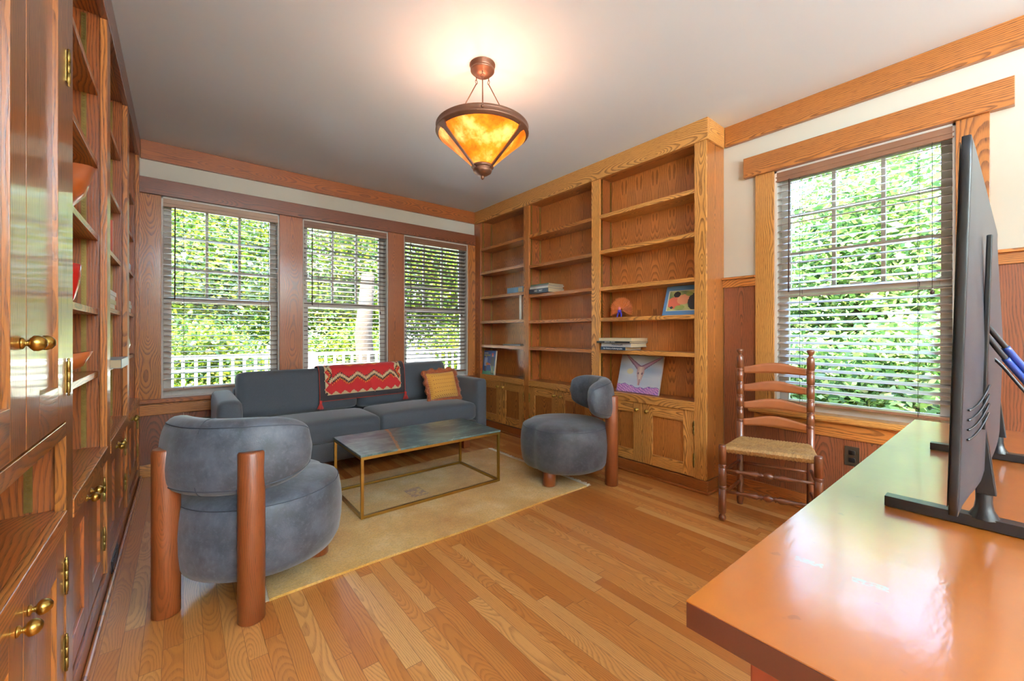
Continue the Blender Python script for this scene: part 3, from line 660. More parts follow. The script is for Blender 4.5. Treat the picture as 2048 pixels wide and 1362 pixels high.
door(hc, XL-0.003, 1, 1.268, 1.648, 0.090, 0.572, 'oak_hutch', 'oak_mid', 1.304, 1.646, 0.530, fr=0.09, hz=(0.235, 0.445))
box_obj('base_board', (XL-0.022, XL+0.001, 0.888, 1.648, 0, 0.088), 'oak_red', hc, g=1)
box_obj('crown', (XL-0.022, XL+0.004, 0.80, 1.7375, 2.453, 2.6), 'oak_dark', hc, g=1, bevel=0.002)
box_obj('shoe_moulding', (XL+0.001, XL+0.016, 0.80, 1.738, 0, 0.022), 'oak_mid', hc, g=1, bevel=0.007)
# ================================================================== SOFA
sf = empty('sofa', (1.29, 3.75, 0), label='long slate grey fabric sofa under the three back windows', cat='sofa')
def P(m, name, mat, parent, bevel=0):       # build in world coordinates under a moved parent
    o = m.build(name, mat, parent, bevel); o.matrix_parent_inverse = Matrix.Translation(-Vector(parent.location)) if parent.rotation_euler.z == 0 else parent.matrix_basis.inverted(); return o
P(MB().rbox((1.30, 3.74, 0.185), (1.96, 0.72, 0.16), 0.02, 6), 'base', 'fabric', sf)
P(MB().rbox((0.262, 3.745, 0.375), (0.146, 0.77, 0.545), (0.045, 0.03, 0.045), 8), 'arm', 'fabric', sf)
P(MB().rbox((2.330, 3.745, 0.380), (0.124, 0.77, 0.560), (0.04, 0.03, 0.04), 8), 'arm', 'fabric', sf)
P(MB().rbox((1.296, 4.09, 0.40), (1.93, 0.14, 0.54), 0.04, 8), 'back', 'fabric', sf)
P(MB().rbox((0.822, 3.615, 0.348), (0.966, 0.52, 0.155), (0.04, 0.05, 0.045), 12, crown=(0, 0.006, 0.022)), 'seat_cushion', 'fabric', sf)
P(MB().rbox((1.787, 3.615, 0.350), (0.956, 0.52, 0.155), (0.04, 0.05, 0.045), 12, crown=(0, 0.006, 0.030)), 'seat_cushion', 'fabric', sf)
BT = math.radians(-11)
def tiltm(px, pz=0.42, py=3.93, rz=0.0): return Matrix.Translation((px, py, pz)) @ Matrix.Rotation(rz, 4, 'Y') @ Matrix.Rotation(BT, 4, 'X')
P(MB().rbox((0, 0, 0.19), (0.94, 0.16, 0.375), (0.05, 0.06, 0.05), 12, crown=(0.0, 0.016, 0.004), M4=tiltm(0.812)), 'back_cushion', 'fabric', sf)
P(MB().rbox((0, 0, 0.19), (0.95, 0.16, 0.375), (0.05, 0.06, 0.05), 12, crown=(0.0, 0.016, 0.004), M4=tiltm(1.765, 0.425, 3.93, -0.026)), 'back_cushion', 'fabric', sf)
for x in (0.30, 2.16):
    for y in (3.41, 4.05): P(MB().box(x-0.035, x+0.035, y-0.03, y+0.03, 0.0, 0.104, g=2), 'leg', 'walnut', sf, 0.003)

# ------------------------------------------------------------------ little rasteriser for woven and printed colours
def poly_in(px, py, poly):
    c = False; j = len(poly)-1
    for i in range(len(poly)):
        xi, yi = poly[i]; xj, yj = poly[j]
        if (yi > py) != (yj > py) and px < (xj-xi)*(py-yi)/(yj-yi)+xi: c = not c
        j = i
    return c
def hexc(r, g, b): return srgb(r, g, b)

def blanket():
    """kilim laid over the back cushions; s = across, t = from front hem up over the top"""
    LEN, WID = 0.52, 0.79; NU, NV = 150, 88
    red, blk, cream, yel, gold, grey = hexc(190, 28, 30), hexc(40, 32, 34), hexc(216, 196, 150), hexc(222, 140, 40), hexc(178, 128, 60), hexc(150, 120, 100)
    def tri(x, p): return abs(((x/p) % 1.0)-0.5)*2
    def colour(u, v):           # u 0..1 across, v 0..1 from front hem
        x = u*WID; y = v*LEN
        d = min(x, WID-x)       # distance to side edges
        ex = 0.045+0.03*tri(y+0.01, 0.07); ey = 0.050+0.030*tri(x+0.02, 0.078)
        if x < 0.004 or x > WID-0.004 or y < 0.004: return hexc(176, 50, 24)
        if d < ex or y < ey:
            if d > ex-0.005 and y > 0.05 or (y > ey-0.006 and d > 0.05): return cream
            return blk
        # stepped zigzag bands
        cxx = abs(x-WID/2); side = 0.29
        zz = 0.155+0.055*tri(x-0.02, 0.155)
        stp = 0.008*(((x*80) % 1.0) > 0.5)
        if cxx < side:
            q = y-zz+stp
            if -0.030 < q < -0.018: return yel if ((x*62) % 1) > 0.35 else red
            if -0.018 <= q < -0.002: return blk
            if -0.002 <= q < 0.022: return cream
            if 0.022 <= q < 0.034: return blk if ((x*62) % 1) > 0.45 else red
        else:
            zx = side-0.015+0.045*tri(y, 0.14); q = cxx-zx+0.006*(((y*80) % 1.0) > 0.5)
            if y > zz-0.02:
                if -0.012 < q < 0.010: return cream
                if 0.010 <= q < 0.024: return blk
                if 0.024 <= q < 0.036: return yel if ((y*62) % 1) > 0.35 else red
        if y > 0.285 and cxx < 0.17:
            k = y-0.285-0.02*tri(x, 0.11)
            if 0 < k < 0.012: return yel
            if 0.012 <= k < 0.045: return gold
            if k >= 0.045: return grey
        return red
    X0 = 0.955; T = tiltm(0, 0.42)
    # profile in the cushion frame: front face y=-0.105, top z=0.385
    path = [(-0.100, 0.072), (-0.110, 0.10), (-0.113, 0.17), (-0.113, 0.25), (-0.108, 0.32), (-0.096, 0.355), (-0.075, 0.378), (-0.045, 0.392), (0.0, 0.396), (0.05, 0.392), (0.078, 0.375), (0.096, 0.34), (0.104, 0.30)]
    L = [0]
    for i in range(1, len(path)): L.append(L[-1]+math.dist(path[i], path[i-1]))
    def at(v):
        d = v*L[-1]
        for i in range(1, len(path)):
            if d <= L[i]+1e-9:
                f = (d-L[i-1])/(L[i]-L[i-1]); return (path[i-1][0]+(path[i][0]-path[i-1][0])*f, path[i-1][1]+(path[i][1]-path[i-1][1])*f)
        return path[-1]
    def fn(u, v):
        y, z = at(v); wob = 0.004*math.sin(u*9+v*3)+0.003*math.sin(u*23)
        x = X0+WID*u + 0.012*v*(u-0.5) - 0.015*(1-v)
        p = T @ Vector((0, y-abs(wob)-0.003, z+0.002)); return Vector((x, p.y, p.z+0.012*u))
    m = MB(); m.grid(fn, NU, NV); cols = []
    for j in range(NV):
        for i in range(NU): cols.append(colour((i+.5)/NU, (j+.5)/NV))
    t = m.build('throw_blanket', 'kilim', color=cols)
    md = t.modifiers.new('thickness', 'SOLIDIFY'); md.thickness = 0.005; md.offset = 1
    tag(t, 'red and black zigzag woven blanket draped over the sofa back', 'blanket')
    for u in (0.0, 1.0):
        p = fn(u, 0.0)+Vector((0.006 if u == 0 else -0.004, -0.024, -0.012)); mm = MB()
        mm.lathe([(0.001, 0.028), (0.010, 0.026), (0.013, 0.016), (0.010, 0.006), (0.012, 0.0)], tuple(p), 12)
        for k in range(70):
            a = rnd.random()*2*PI; r0 = rnd.random()*0.010; r1 = r0+0.020*rnd.random()+0.004
            q = p+Vector((math.cos(a)*r0, math.sin(a)*r0, 0)); e = p+Vector((math.cos(a)*r1, min(math.sin(a)*r1, 0.014), -0.040-0.008*rnd.random()))
            mm.tube([q, (q+e)/2+Vector((0, 0, 0.004)), e], 0.0016, 4)
        mm.build('tassel', 'red_thread', t)
blanket()

def pillow():
    c = Vector((2.050, 3.668, 0.590)); Rm = Matrix.Translation(c) @ Matrix.Rotation(math.radians(-3), 4, 'Y') @ Matrix.Rotation(math.radians(-20), 4, 'X') @ Matrix.Rotation(math.radians(6), 4, 'Z')
    t = empty('throw_pillow', label='orange square pillow with a ruffled fringe at the right end of the sofa', cat='pillow'); t.matrix_world = Rm
    W2, H2 = 0.165, 0.135; N_ = 40
    def sh(u, v, s):
        x = (2*u-1); z = (2*v-1); e = 1-0.06*(1-x*x)*0-0.05*(1-z*z); e2 = 1-0.05*(1-x*x)
        th = 0.062*((1-x**4)*(1-z**4))**0.55
        return Vector((x*W2*e, s*th, z*H2*e2))
    m = MB(); m.grid(lambda u, v: sh(u, v, -1), N_, N_); m.grid(lambda u, v: sh(u, v, 1), N_, N_, flip=True)
    og, dk, hl = hexc(222, 158, 62), hexc(150, 60, 30), hexc(236, 182, 92); cols = []
    for f in range(2):
        for j in range(N_):
            for i in range(N_):
                c_ = og if (i+j) % 3 else hl
                if j % 6 == 3 and i % 3 == 1 and 3 < i < N_-3: c_ = dk
                cols.append(c_)
    m.build('pillow_body', 'kilim', t, color=cols)
    m = MB()
    def edge(s):
        s = s % 4; k = int(s); f = s-k; a = 2*f-1
        return [(a, -1), (1, a), (-a, 1), (-1, -a)][k]
    for i in range(1300):
        s = i/1300*4+rnd.random()*0.01; x, z = edge(s); e = 1-0.05*(1-z*z); e2 = 1-0.05*(1-x*x); p = Vector((x*W2*e, 0, z*H2*e2))
        nx, nz = (x, z); out = Vector((nx if abs(nx) > 0.999 else nx**5, 0, nz if abs(nz) > 0.999 else nz**5)).normalized()
        ln = 0.030+0.014*rnd.random()+0.010*math.sin(s*21)
        tip = p+out*ln+Vector((0.012*(rnd.random()-.5), 0.030*(rnd.random()-.5), 0.012*(rnd.random()-.5)))
        m.tube([p, (p+tip)/2+Vector((0, -0.010*(rnd.random()), 0)), tip], [0.0035, 0.005, 0.0035], 4)
    m.build('fringe', 'pillow_fringe', t)
pillow()

# ================================================================== LOUNGE CHAIRS (local: +x forward, origin midway between rear posts)
def lounge_chair(label):
    t = empty('lounge_chair', label=label, cat='armchair', group='rounded leather lounge chairs')
    CX = 0.312
    # seat
    prof = [(0.0, 0.100), (0.60, 0.101), (0.80, 0.108), (0.91, 0.128), (0.97, 0.165), (0.997, 0.23), (1.005, 0.30), (0.99, 0.36), (0.965, 0.402), (0.945, 0.417), (0.925, 0.427), (0.85, 0.440), (0.65, 0.453), (0.35, 0.462), (0.0, 0.465)]
    def R(a):
        d = abs(((a-PI+PI) % (2*PI))-PI)      # angle from forward
        r = 0.337
        for pa in (math.radians(150),):
            r -= 0.028*math.exp(-((d-pa)/0.16)**2)
        return r
    n = 72; m = MB(); b = len(m.v)
    for (s, z) in prof:
        for i in range(n):
            a = 2*PI*i/n; r = R(a)*s; m.v.append((CX+r*math.cos(a), r*math.sin(a), z))
    for j in range(len(prof)-1):
        for i in range(n):
            i2 = (i+1) % n; m.face([b+j*n+i, b+j*n+i2, b+(j+1)*n+i2, b+(j+1)*n+i], [(0, 0)]*4, (.5, .5), True)
    st = m.build('seat', 'leather', t)
    pts = [(CX+R(2*PI*i/n)*0.952*math.cos(2*PI*i/n), R(2*PI*i/n)*0.952*math.sin(2*PI*i/n), 0.4155) for i in range(n+1)]
    MB().tube(pts, 0.0022, 6, cap=False).build('piping', 'welt', st)
    # back rest: kidney-shaped roll bent round the seat
    Ro, th, ang, zc, hh = 0.376, 0.125, math.radians(70), 0.628, 0.145; Rm = Ro-th/2; nu, nv = 72, 28; m = MB()
    def back_pt(u, v, k=1.0):
        q = 2*u-1; e = (1-abs(q)**3.6)**(1/2.4) if abs(q) < 1 else 0; et = (1-abs(q)**7)**0.5 if abs(q) < 1 else 0
        a = PI+q*ang; A = 2*PI*v; ca, sa = math.cos(A), math.sin(A)
        sx = (abs(ca)**0.72)*(1 if ca > 0 else -1); sz = (abs(sa)**0.72)*(1 if sa > 0 else -1)
        rr = Rm+sx*th/2*et*k-0.012*sz*et; z = zc+sz*hh*(0.12+0.88*e)*k*(et if et < 0.5 else 1)
        z += 0.012*q*q
        return Vector((CX+rr*math.cos(a), rr*math.sin(a), z))
    m.grid(back_pt, nu, nv)
    bk = m.build('backrest', 'leather', t)
    md = bk.modifiers.new('weld', 'WELD'); md.merge_threshold = 0.0005
    MB().tube([back_pt(0.02+0.96*i/60, 0.135, 1.004) for i in range(61)], 0.0022, 6).build('piping', 'welt', bk)
    MB().tube([back_pt(0.02+0.96*i/60, 0.865, 1.004) for i in range(61)], 0.0022, 6).build('piping', 'welt', bk)
    MB().tube([back_pt(0.5, 0.10+0.8*i/30, 1.002) for i in range(31)], 0.0016, 6).build('piping', 'welt', bk)
    for s in (-1, 1):
        r = 0.0465
        MB().lathe([(r-0.005, 0.0), (r, 0.005), (r, 0.648), (r-0.004, 0.655), (r-0.006, 0.656)], (0, 0.18*s, 0), 28).build('back_leg', 'walnut', t)
        MB().lathe([(r-0.004, 0.0), (r, 0.004), (r, 0.135)], (0.462, 0.18*s, 0.0), 28).build('front_leg', 'walnut', t)
    return t
FL_ = math.atan2(0.718, 0.696)
c1 = lounge_chair('grey leather lounge chair at the front left, seen from behind with two wooden posts')
c1.location = (0.0845, 2.0025, 0); c1.rotation_euler.z = FL_
c2 = copy_tree(c1); c2['label'] = 'grey leather lounge chair in front of the right bookcase, beside the coffee table'
c2.location = (2.563, 2.044, 0); c2.rotation_euler.z = math.atan2(0.556, -0.831)
for c in (c1, c2):
    for ch in c.children:
        if ch.name.startswith('front_leg'): ch.location.z = 0.013
        
# ================================================================== RUG, COFFEE TABLE
rg = empty('area_rug', label='golden yellow wool rug with white fringes under the coffee table', cat='rug')
def rugfn(u, v): 
    x = 0.285+u*2.0+0.006*math.sin(v*7); y = 1.956+0.02*u+v*1.245+0.006*math.sin(u*9); return Vector((x, y, 0.012+0.0012*math.sin(u*50)*math.sin(v*31)))
m = MB(); m.grid(rugfn, 60, 40)
for (f0, nn) in ((lambda s: rugfn(s, 0), 60), (lambda s: rugfn(1, s), 40), (lambda s: rugfn(1-s, 1), 60), (lambda s: rugfn(0, 1-s), 40)):
    m.grid(lambda u, v: f0(u)*1.0 if v > 0.5 else Vector((f0(u).x, f0(u).y, 0.001)), nn, 1, flip=False)
m.build('rug_pile', 'rug', rg)
m = MB()
for side in (0, 1):
    for k in range(170):
        v = k/169; p = rugfn(side, v); p.z = 0.006; s = 1 if side else -1; ln = 0.045+0.02*rnd.random()
        q = p+Vector((s*ln, 0.02*(rnd.random()-.5), -0.003)); m.tube([p, (p+q)/2+Vector((0, 0.006*(rnd.random()-.5), 0.003)), q], [0.003, 0.0028, 0.0022], 5)
o = m.build('fringe', 'fringe_white', rg); o['kind'] = 'stuff'

ct = empty('coffee_table', (1.3385, 2.72, 0.013), label='low coffee table with dark green marble top on a thin brass frame', cat='table')
X0, X1, Y0, Y1, ZT_ = -0.512, 0.512, -0.277, 0.277, 0.379
MB().box(X0-0.004, X1+0.004, Y0-0.004, Y1+0.004, ZT_-0.013, ZT_).build('tabletop', 'marble', ct, bevel=0.002)
b = 0.0085; m = MB()
for z in (0.0, ZT_-0.014-2*b):
    for y in (Y0, Y1-2*b): m.box(X0+2*b, X1-2*b, y, y+2*b, z, z+2*b)
    for x in (X0, X1-2*b): m.box(x, x+2*b, Y0+2*b, Y1-2*b, z, z+2*b)
m.build('frame', 'gold_frame', ct, bevel=0.001)
for x in (X0, X1-2*b):
    for y in (Y0, Y1-2*b): MB().box(x, x+2*b, y, y+2*b, 0.0, ZT_-0.0135).build('leg', 'gold_frame', ct, bevel=0.001)

# ================================================================== LADDER-BACK CHAIR
rc = empty('ladder_back_chair', label='old wooden ladder-back chair with woven rush seat beside the right window', cat='chair')
FLp, FRp, RLp, RRp = Vector((2.507, 1.122, 0)), Vector((2.672, 0.690, 0)), Vector((2.850, 1.162, 0)), Vector((2.965, 0.806, 0))
def ring(z, r): return [(r, z-0.013), (r*0.80, z-0.010), (r*1.0, z-0.006), (r*1.05, z-0.003), (r*0.80, z), (r*1.05, z+0.003), (r*1.0, z+0.006), (r*0.80, z+0.010), (r, z+0.013)]
def post(name, p, top, r, rings, finial=False, foot=False):
    pr = []
    if foot: pr += [(0.008, 0), (0.016, 0.004), (0.0205, 0.016), (0.019, 0.028), (0.012, 0.038), (r*0.8, 0.044), (r, 0.052)]
    else: pr += [(r*0.8, 0), (r*0.85, 0.01), (r, 0.03)]
    for z in rings: pr += ring(z, r)
    if finial: pr += [(r, top-0.055), (r*0.8, top-0.048), (r*0.45, top-0.040), (r*0.5, top-0.034), (r*0.95, top-0.018), (r*1.02, top-0.010), (r*0.85, top-0.003), (r*0.2, top)]
    else: pr += [(r, top-0.012), (r*0.85, top-0.003), (r*0.4, top)]
    MB().lathe(pr, (p.x, p.y, 0), 18).build(name, 'chair_wood', rc)
post('front_leg', FLp, 0.452, 0.0215, (0.20, 0.325), foot=True); post('front_leg', FRp, 0.452, 0.0215, (0.20, 0.325), foot=True)
rr_ = (0.545, 0.625, 0.705, 0.79, 0.875)
post('back_post', RLp, 1.012, 0.0205, rr_, finial=True); post('back_post', RRp, 1.012, 0.0205, rr_, finial=True)
# slats
for z in (0.515, 0.625, 0.738, 0.853):
    def sl(u, v, z=z):
        p = RLp.lerp(RRp, 0.04+0.92*u); q = 2*u-1; nrm = Vector((0.934, 0.30, 0)); top = 0.042+0.030*(math.cos(q*PI)*0.5+0.5)**0.8
        bot = 0.006*(math.cos(q*PI)*0.5+0.5); zz = z+bot+(top-bot)*v
        return p+nrm*0.018*(1-q*q)+Vector((0, 0, zz))
    o = MB().grid(sl, 24, 4).build('slat', 'slat_wood', rc); md = o.modifiers.new('thickness', 'SOLIDIFY'); md.thickness = 0.009; md.offset = 0
def rung(a, b, z, turned=False, name='stretcher', r=0.0095):
    A = Vector((a.x, a.y, z)); B = Vector((b.x, b.y, z)); L = (B-A).length; m4 = frame(A, (B-A).cross(Vector((0, 0, 1))), Vector((0, 0, 1))); 
    m4 = Matrix.Translation(A) @ (B-A).to_track_quat('Z', 'Y').to_matrix().to_4x4()
    if turned:
        pr = [(0.008, 0), (0.0085, 0.15), (0.014, 0.17), (0.008, 0.185), (0.009, 0.20), (0.014, 0.30), (0.019, 0.38), (0.010, 0.41), (0.018, 0.425), (0.010, 0.44), (0.012, 0.455), (0.020, 0.475), (0.022, 0.50), (0.020, 0.525), (0.012, 0.545), (0.010, 0.56), (0.018, 0.575), (0.010, 0.59), (0.019, 0.62), (0.014, 0.70), (0.009, 0.80), (0.008, 0.815), (0.014, 0.83), (0.0085, 0.85), (0.008, 1)]
    else: pr = [(r*0.8, 0), (r, 0.2), (r*1.1, 0.5), (r, 0.8), (r*0.8, 1)]
    MB().lathe([(q, z_*L) for q, z_ in pr], (0, 0, 0), 14, M4=m4).build(name, 'chair_wood', rc)
rung(FLp, FRp, 0.300, True); rung(FLp, FRp, 0.175, True)
rung(FLp, RLp, 0.285); rung(FLp, RLp, 0.150); rung(FRp, RRp, 0.285); rung(FRp, RRp, 0.150); rung(RLp, RRp, 0.27)
# rush seat
ctr = (FLp+FRp+RLp+RRp)/4
def seatfn(top):
    def f(u, v):
        A = FLp.lerp(FRp, u); B = RLp.lerp(RRp, u); p = A.lerp(B, v); q = p
        eu, ev = 2*u-1, 2*v-1; edge = max(abs(eu), abs(ev)); rnd_ = math.sqrt(max(0, 1-max(0, (edge-0.86)/0.14)**2))
        z = 0.428+ (0.017*rnd_-0.012*(1-edge)) if top else 0.428-0.026*rnd_
        z += 0.0022*math.sin((u if abs(ev) > abs(eu) else v)*150)
        return Vector((q.x+(p-ctr).x*0.03, q.y+(p-ctr).y*0.03, z))
    return f
MB().grid(seatfn(True), 70, 50).grid(seatfn(False), 70, 50, flip=True).build('rush_seat', 'rush', rc)

# ================================================================== DESK TABLE + TELEVISION
dt = empty('wooden_table', label='long glossy reddish wood table in the right foreground under the television', cat='table')
def desk():
    tp = MB().box(0.53, 2.395, -0.46, 0.285, 0.7485, 0.75, g=0).build('tabletop', 'tabletop', dt)
    MB().box(0.53, 2.395, -0.46, 0.285, 0.714, 0.7484, g=0).build('table_slab', 'table_edge', dt, bevel=0.0015)
    for x in (0.555, 2.28):
        for y in (0.14, -0.43): MB().box(x, x+0.085, y, y+0.075, 0.0, 0.7135, g=2).build('leg', 'table_leg', dt, bevel=0.003)
    for x in (0.585, 2.31): MB().box(x, x+0.03, -0.354, 0.139, 0.62, 0.7133, g=1).build('apron', 'table_leg', dt)
desk()
tv = empty('television', (0, 0, 0), label='flat television seen from behind on the glossy table', cat='television')
def television():
    T = Matrix.Translation((1.49, 0.072, 0.812)) @ Matrix.Rotation(math.radians(1.4), 4, 'X')
    w, h = 1.03, 0.615
    MB().rbox((0, 0.0, h/2), (w, 0.014, h), (0.004, 0.004, 0.004), 6, M4=T).build('bezel', 'black', tv)
    MB().box(-w/2+0.008, w/2-0.008, 0.0070, 0.0078, 0.012, h-0.008, M4=T).build('screen', 'screen', tv)
    def bk(u, v):
        x = (2*u-1); z = v; fx = max(0, 1-abs(x)**2.2)**0.55; fz = max(0.0, min(1, (1-z)/0.55))**0.8*min(1, z/0.05)**0.5
        return T @ Vector((x*w*0.492, -0.0062-0.027*fx*fz, 0.008+z*(h-0.014)))
    MB().grid(bk, 40, 30, flip=False).build('back_shell', 'tv_back', tv)
    m = MB()
    for k in range(4): m.tube([T @ Vector((-w*0.48+i*0.01, -0.012-0.0185*min(1, i/9), 0.125+k*0.016+0.0009*i*i*0.5)) for i in range(10)], 0.0016, 5)
    m.build('vent_ribs', 'black', tv)
    MB().box(-0.398, -0.384, -0.0275, -0.020, 0.13, 0.47, M4=T).build('port_recess', 'black', tv, bevel=0.002)
    for x in (1.157, 1.822):
        m = MB(); m.box(x-0.014, x+0.014, -0.115, 0.182, 0.7515, 0.772)
        m.box(x-0.011, x+0.011, 0.175, 0.182, 0.7505, 0.752)
        f = m.build('foot', 'black', tv, bevel=0.002)
        m = MB(); b_ = len(m.v)
        m.tube([(x, 0.046, 0.768), (x, 0.046, 0.786), (x, 0.046, 0.80), (x, 0.046, 0.83)], [0.022, 0.013, 0.011, 0.011], 10)
        k_ = len(m.v); m.v += [(x-0.012, 0.030, 0.815), (x+0.012, 0.030, 0.815), (x+0.012, 0.056, 0.815), (x-0.012, 0.056, 0.815), (x-0.010, 0.045, 0.958), (x+0.010, 0.045, 0.958), (x+0.010, 0.056, 0.958), (x-0.010, 0.056, 0.958)]
        for idx in ((0, 3, 2, 1), (4, 5, 6, 7), (0, 1, 5, 4), (1, 2, 6, 5), (2, 3, 7, 6), (3, 0, 4, 7)): m.face([k_+i_ for i_ in idx], [(0, 0)]*4, (.5, .5))
        m.build('neck', 'black', tv, bevel=0.002)
television()
def cable(pts, r, label):
    # catmull-rom smoothing
    P_ = [Vector(p) for p in pts]; out = []
    for i in range(len(P_)-1):
        a, b, c, d = P_[max(i-1, 0)], P_[i], P_[i+1], P_[min(i+2, len(P_)-1)]
        for k in range(8):
            t = k/8; out.append(0.5*((2*b)+(c-a)*t+(2*a-5*b+4*c-d)*t*t+(3*b-a-3*c+d)*t**3))
    out.append(P_[-1]); o = MB().tube(out, r, 8).build('television_cable', 'cable'); return tag(o, label, 'cable', 'cables behind the television'), out
ca, pa = cable([(1.098, 0.052, 1.135), (1.102, 0.044, 1.130), (1.12, 0.0256, 1.096), (1.14, -0.001, 1.048), (1.16, -0.05, 0.97), (1.20, -0.12, 0.85), (1.2, -0.20, 0.762)], 0.0044, 'thick black cable with blue tape, upper of two plugged into the television back')
cb, pb = cable([(1.098, 0.052, 1.118), (1.102, 0.044, 1.112), (1.12, 0.0256, 1.076), (1.14, -0.001, 1.029), (1.16, -0.05, 0.95), (1.22, -0.11, 0.83), (1.24, -0.19, 0.762)], 0.0042, 'thick black cable with blue tape, lower of two plugged into the television back')
cc, pc = cable([(1.25, 0.054, 1.072), (1.252, 0.046, 1.068), (1.26, 0.0287, 1.049), (1.27, -0.001, 0.998), (1.28, -0.05, 0.92), (1.3, -0.10, 0.82), (1.3, -0.18, 0.760)], 0.0028, 'thin black power cable hanging lowest behind the television')
MB().tube(pa[18:26], 0.0056, 8).build('tape', 'blue_tape', ca); MB().tube(pb[18:26], 0.0054, 8).build('tape', 'blue_tape', cb)
# ================================================================== PENDANT LAMP
pl = empty('pendant_lamp', (1.305, 1.883, 0), label='bronze pendant lamp with a conical amber mica bowl on the ceiling', cat='lamp')
MB().lathe([(0.001, 2.5319), (0.018, 2.5334), (0.034, 2.5378), (0.048, 2.5467), (0.056, 2.5571), (0.062, 2.5600), (0.066, 2.5645), (0.066, 2.5719), (0.062, 2.5748), (0.067, 2.5778), (0.068, 2.5941), (0.071, 2.5956), (0.071, 2.6000)], (0, 0, 0), 32).build('canopy', 'copper', pl)
RZ = 2.252
MB().lathe([(0.244, RZ-0.004), (0.251, RZ), (0.256, RZ-0.004), (0.254, RZ-0.012), (0.254, RZ-0.030), (0.257, RZ-0.034), (0.254, RZ-0.038), (0.240, RZ-0.048), (0.232, RZ-0.054), (0.229, RZ-0.050), (0.240, RZ-0.040), (0.246, RZ-0.010), (0.244, RZ-0.004)], (0, 0, 0), 64, close=False).build('rim', 'copper', pl)
MB().lathe([(0.240, RZ-0.050), (0.19, RZ-0.093), (0.12, RZ-0.156), (0.05, RZ-0.222)], (0, 0, 0), 48, close=False).build('mica_bowl', 'mica', pl)
for k, a in enumerate((-2.177-1.02, -2.177+1.02, -2.177+PI)):
    d = Vector((math.cos(a), math.sin(a), 0)); s = Vector((-d.y, d.x, 0)); m = MB(); b = len(m.v); sec = ((0.248, -0.040, 0.036), (0.225, -0.062, 0.016), (0.14, -0.141, 0.009), (0.045, -0.229, 0.009))
    for (r, z, w_) in sec:
        for q in (-1, 1):
            for e in (0, 0.006): m.v.append(tuple(d*(r+e*0.7)+s*(w_*q)+Vector((0, 0, RZ+z-e*0.7))))
    for i in range(3):
        j = b+i*4
        for idx in ((j+1, j+3, j+7, j+5), (j, j+4, j+6, j+2), (j, j+1, j+5, j+4), (j+2, j+6, j+7, j+3)): m.face(list(idx), [(0, 0)]*4, (.5, .5))
    for (rr2, zz, off) in ((0.243, -0.047, 0.022), (0.238, -0.052, 0.0), (0.243, -0.047, -0.022)):
        m.lathe([(0.0001, -0.003), (0.0035, -0.002), (0.004, 0.0)], tuple(d*rr2+s*off+Vector((0, 0, RZ+zz-0.003))), 8)
    m.build('strap', 'copper', pl)
    e_ = a+PI; d = Vector((math.cos(e_), math.sin(e_), 0)); s = Vector((-d.y, d.x, 0)); top = d*0.040+Vector((0, 0, 2.517)); mm = MB(); mm.tube([top+s*0.010*math.cos(t_*PI/6)+Vector((0, 0, 0.010*math.sin(t_*PI/6))) for t_ in range(13)], 0.0018, 6, cap=False)
    mm.tube([d*0.040+Vector((0, 0, 2.545)), d*0.040+Vector((0, 0, 2.525))], 0.003, 8)
    mm.tube([top+Vector((0, 0, -0.010)), d*0.248+Vector((0, 0, RZ-0.008))], 0.0028, 8)
    mm.lathe([(0.0001, -0.009), (0.007, -0.005), (0.007, 0.005), (0.0001, 0.009)], tuple(d*0.257+Vector((0, 0, RZ-0.02))), 10)
    mm.build('hanging_rod', 'copper', pl)
MB().tube([(0, 0, 2.535), (0.004, 0.003, 2.4), (0, 0, 2.20)], 0.003, 6).build('lamp_cord', 'copper', pl)
MB().lathe([(0.001, 2.200), (0.02, 2.198), (0.02, 2.185), (0.001, 2.18)], (0, 0, 0), 16).build('lamp_socket', 'copper', pl)
MB().lathe([(0.060, RZ-0.212), (0.062, RZ-0.222), (0.052, RZ-0.226), (0.050, RZ-0.234), (0.053, RZ-0.238), (0.048, RZ-0.250), (0.030, RZ-0.262), (0.012, RZ-0.268), (0.008, RZ-0.272), (0.010, RZ-0.278), (0.006, RZ-0.286), (0.0005, RZ-0.290)], (0, 0, 0), 32).build('finial', 'copper', pl)
for a in (0.2, 2.3, 4.4):
    p = (0.085*math.cos(a), 0.085*math.sin(a), 2.165)
    MB().lathe([(0.0005, -0.03), (0.018, -0.022), (0.028, 0), (0.022, 0.02), (0.012, 0.035), (0.0005, 0.036)], p, 14).build('bulb', 'bulb', pl)
    MB().tube([(p[0], p[1], 2.195), (0, 0, 2.192)], 0.006, 6).build('bulb_arm', 'copper', pl)
    ld = bpy.data.lights.new('bulb_light', 'POINT'); ld.energy = 1.1; ld.color = (1.0, 0.86, 0.68); ld.shadow_soft_size = 0.03
    lo = bpy.data.objects.new('bulb_light', ld); COL.objects.link(lo); lo.parent = pl; lo.location = (p[0], p[1], 2.23)

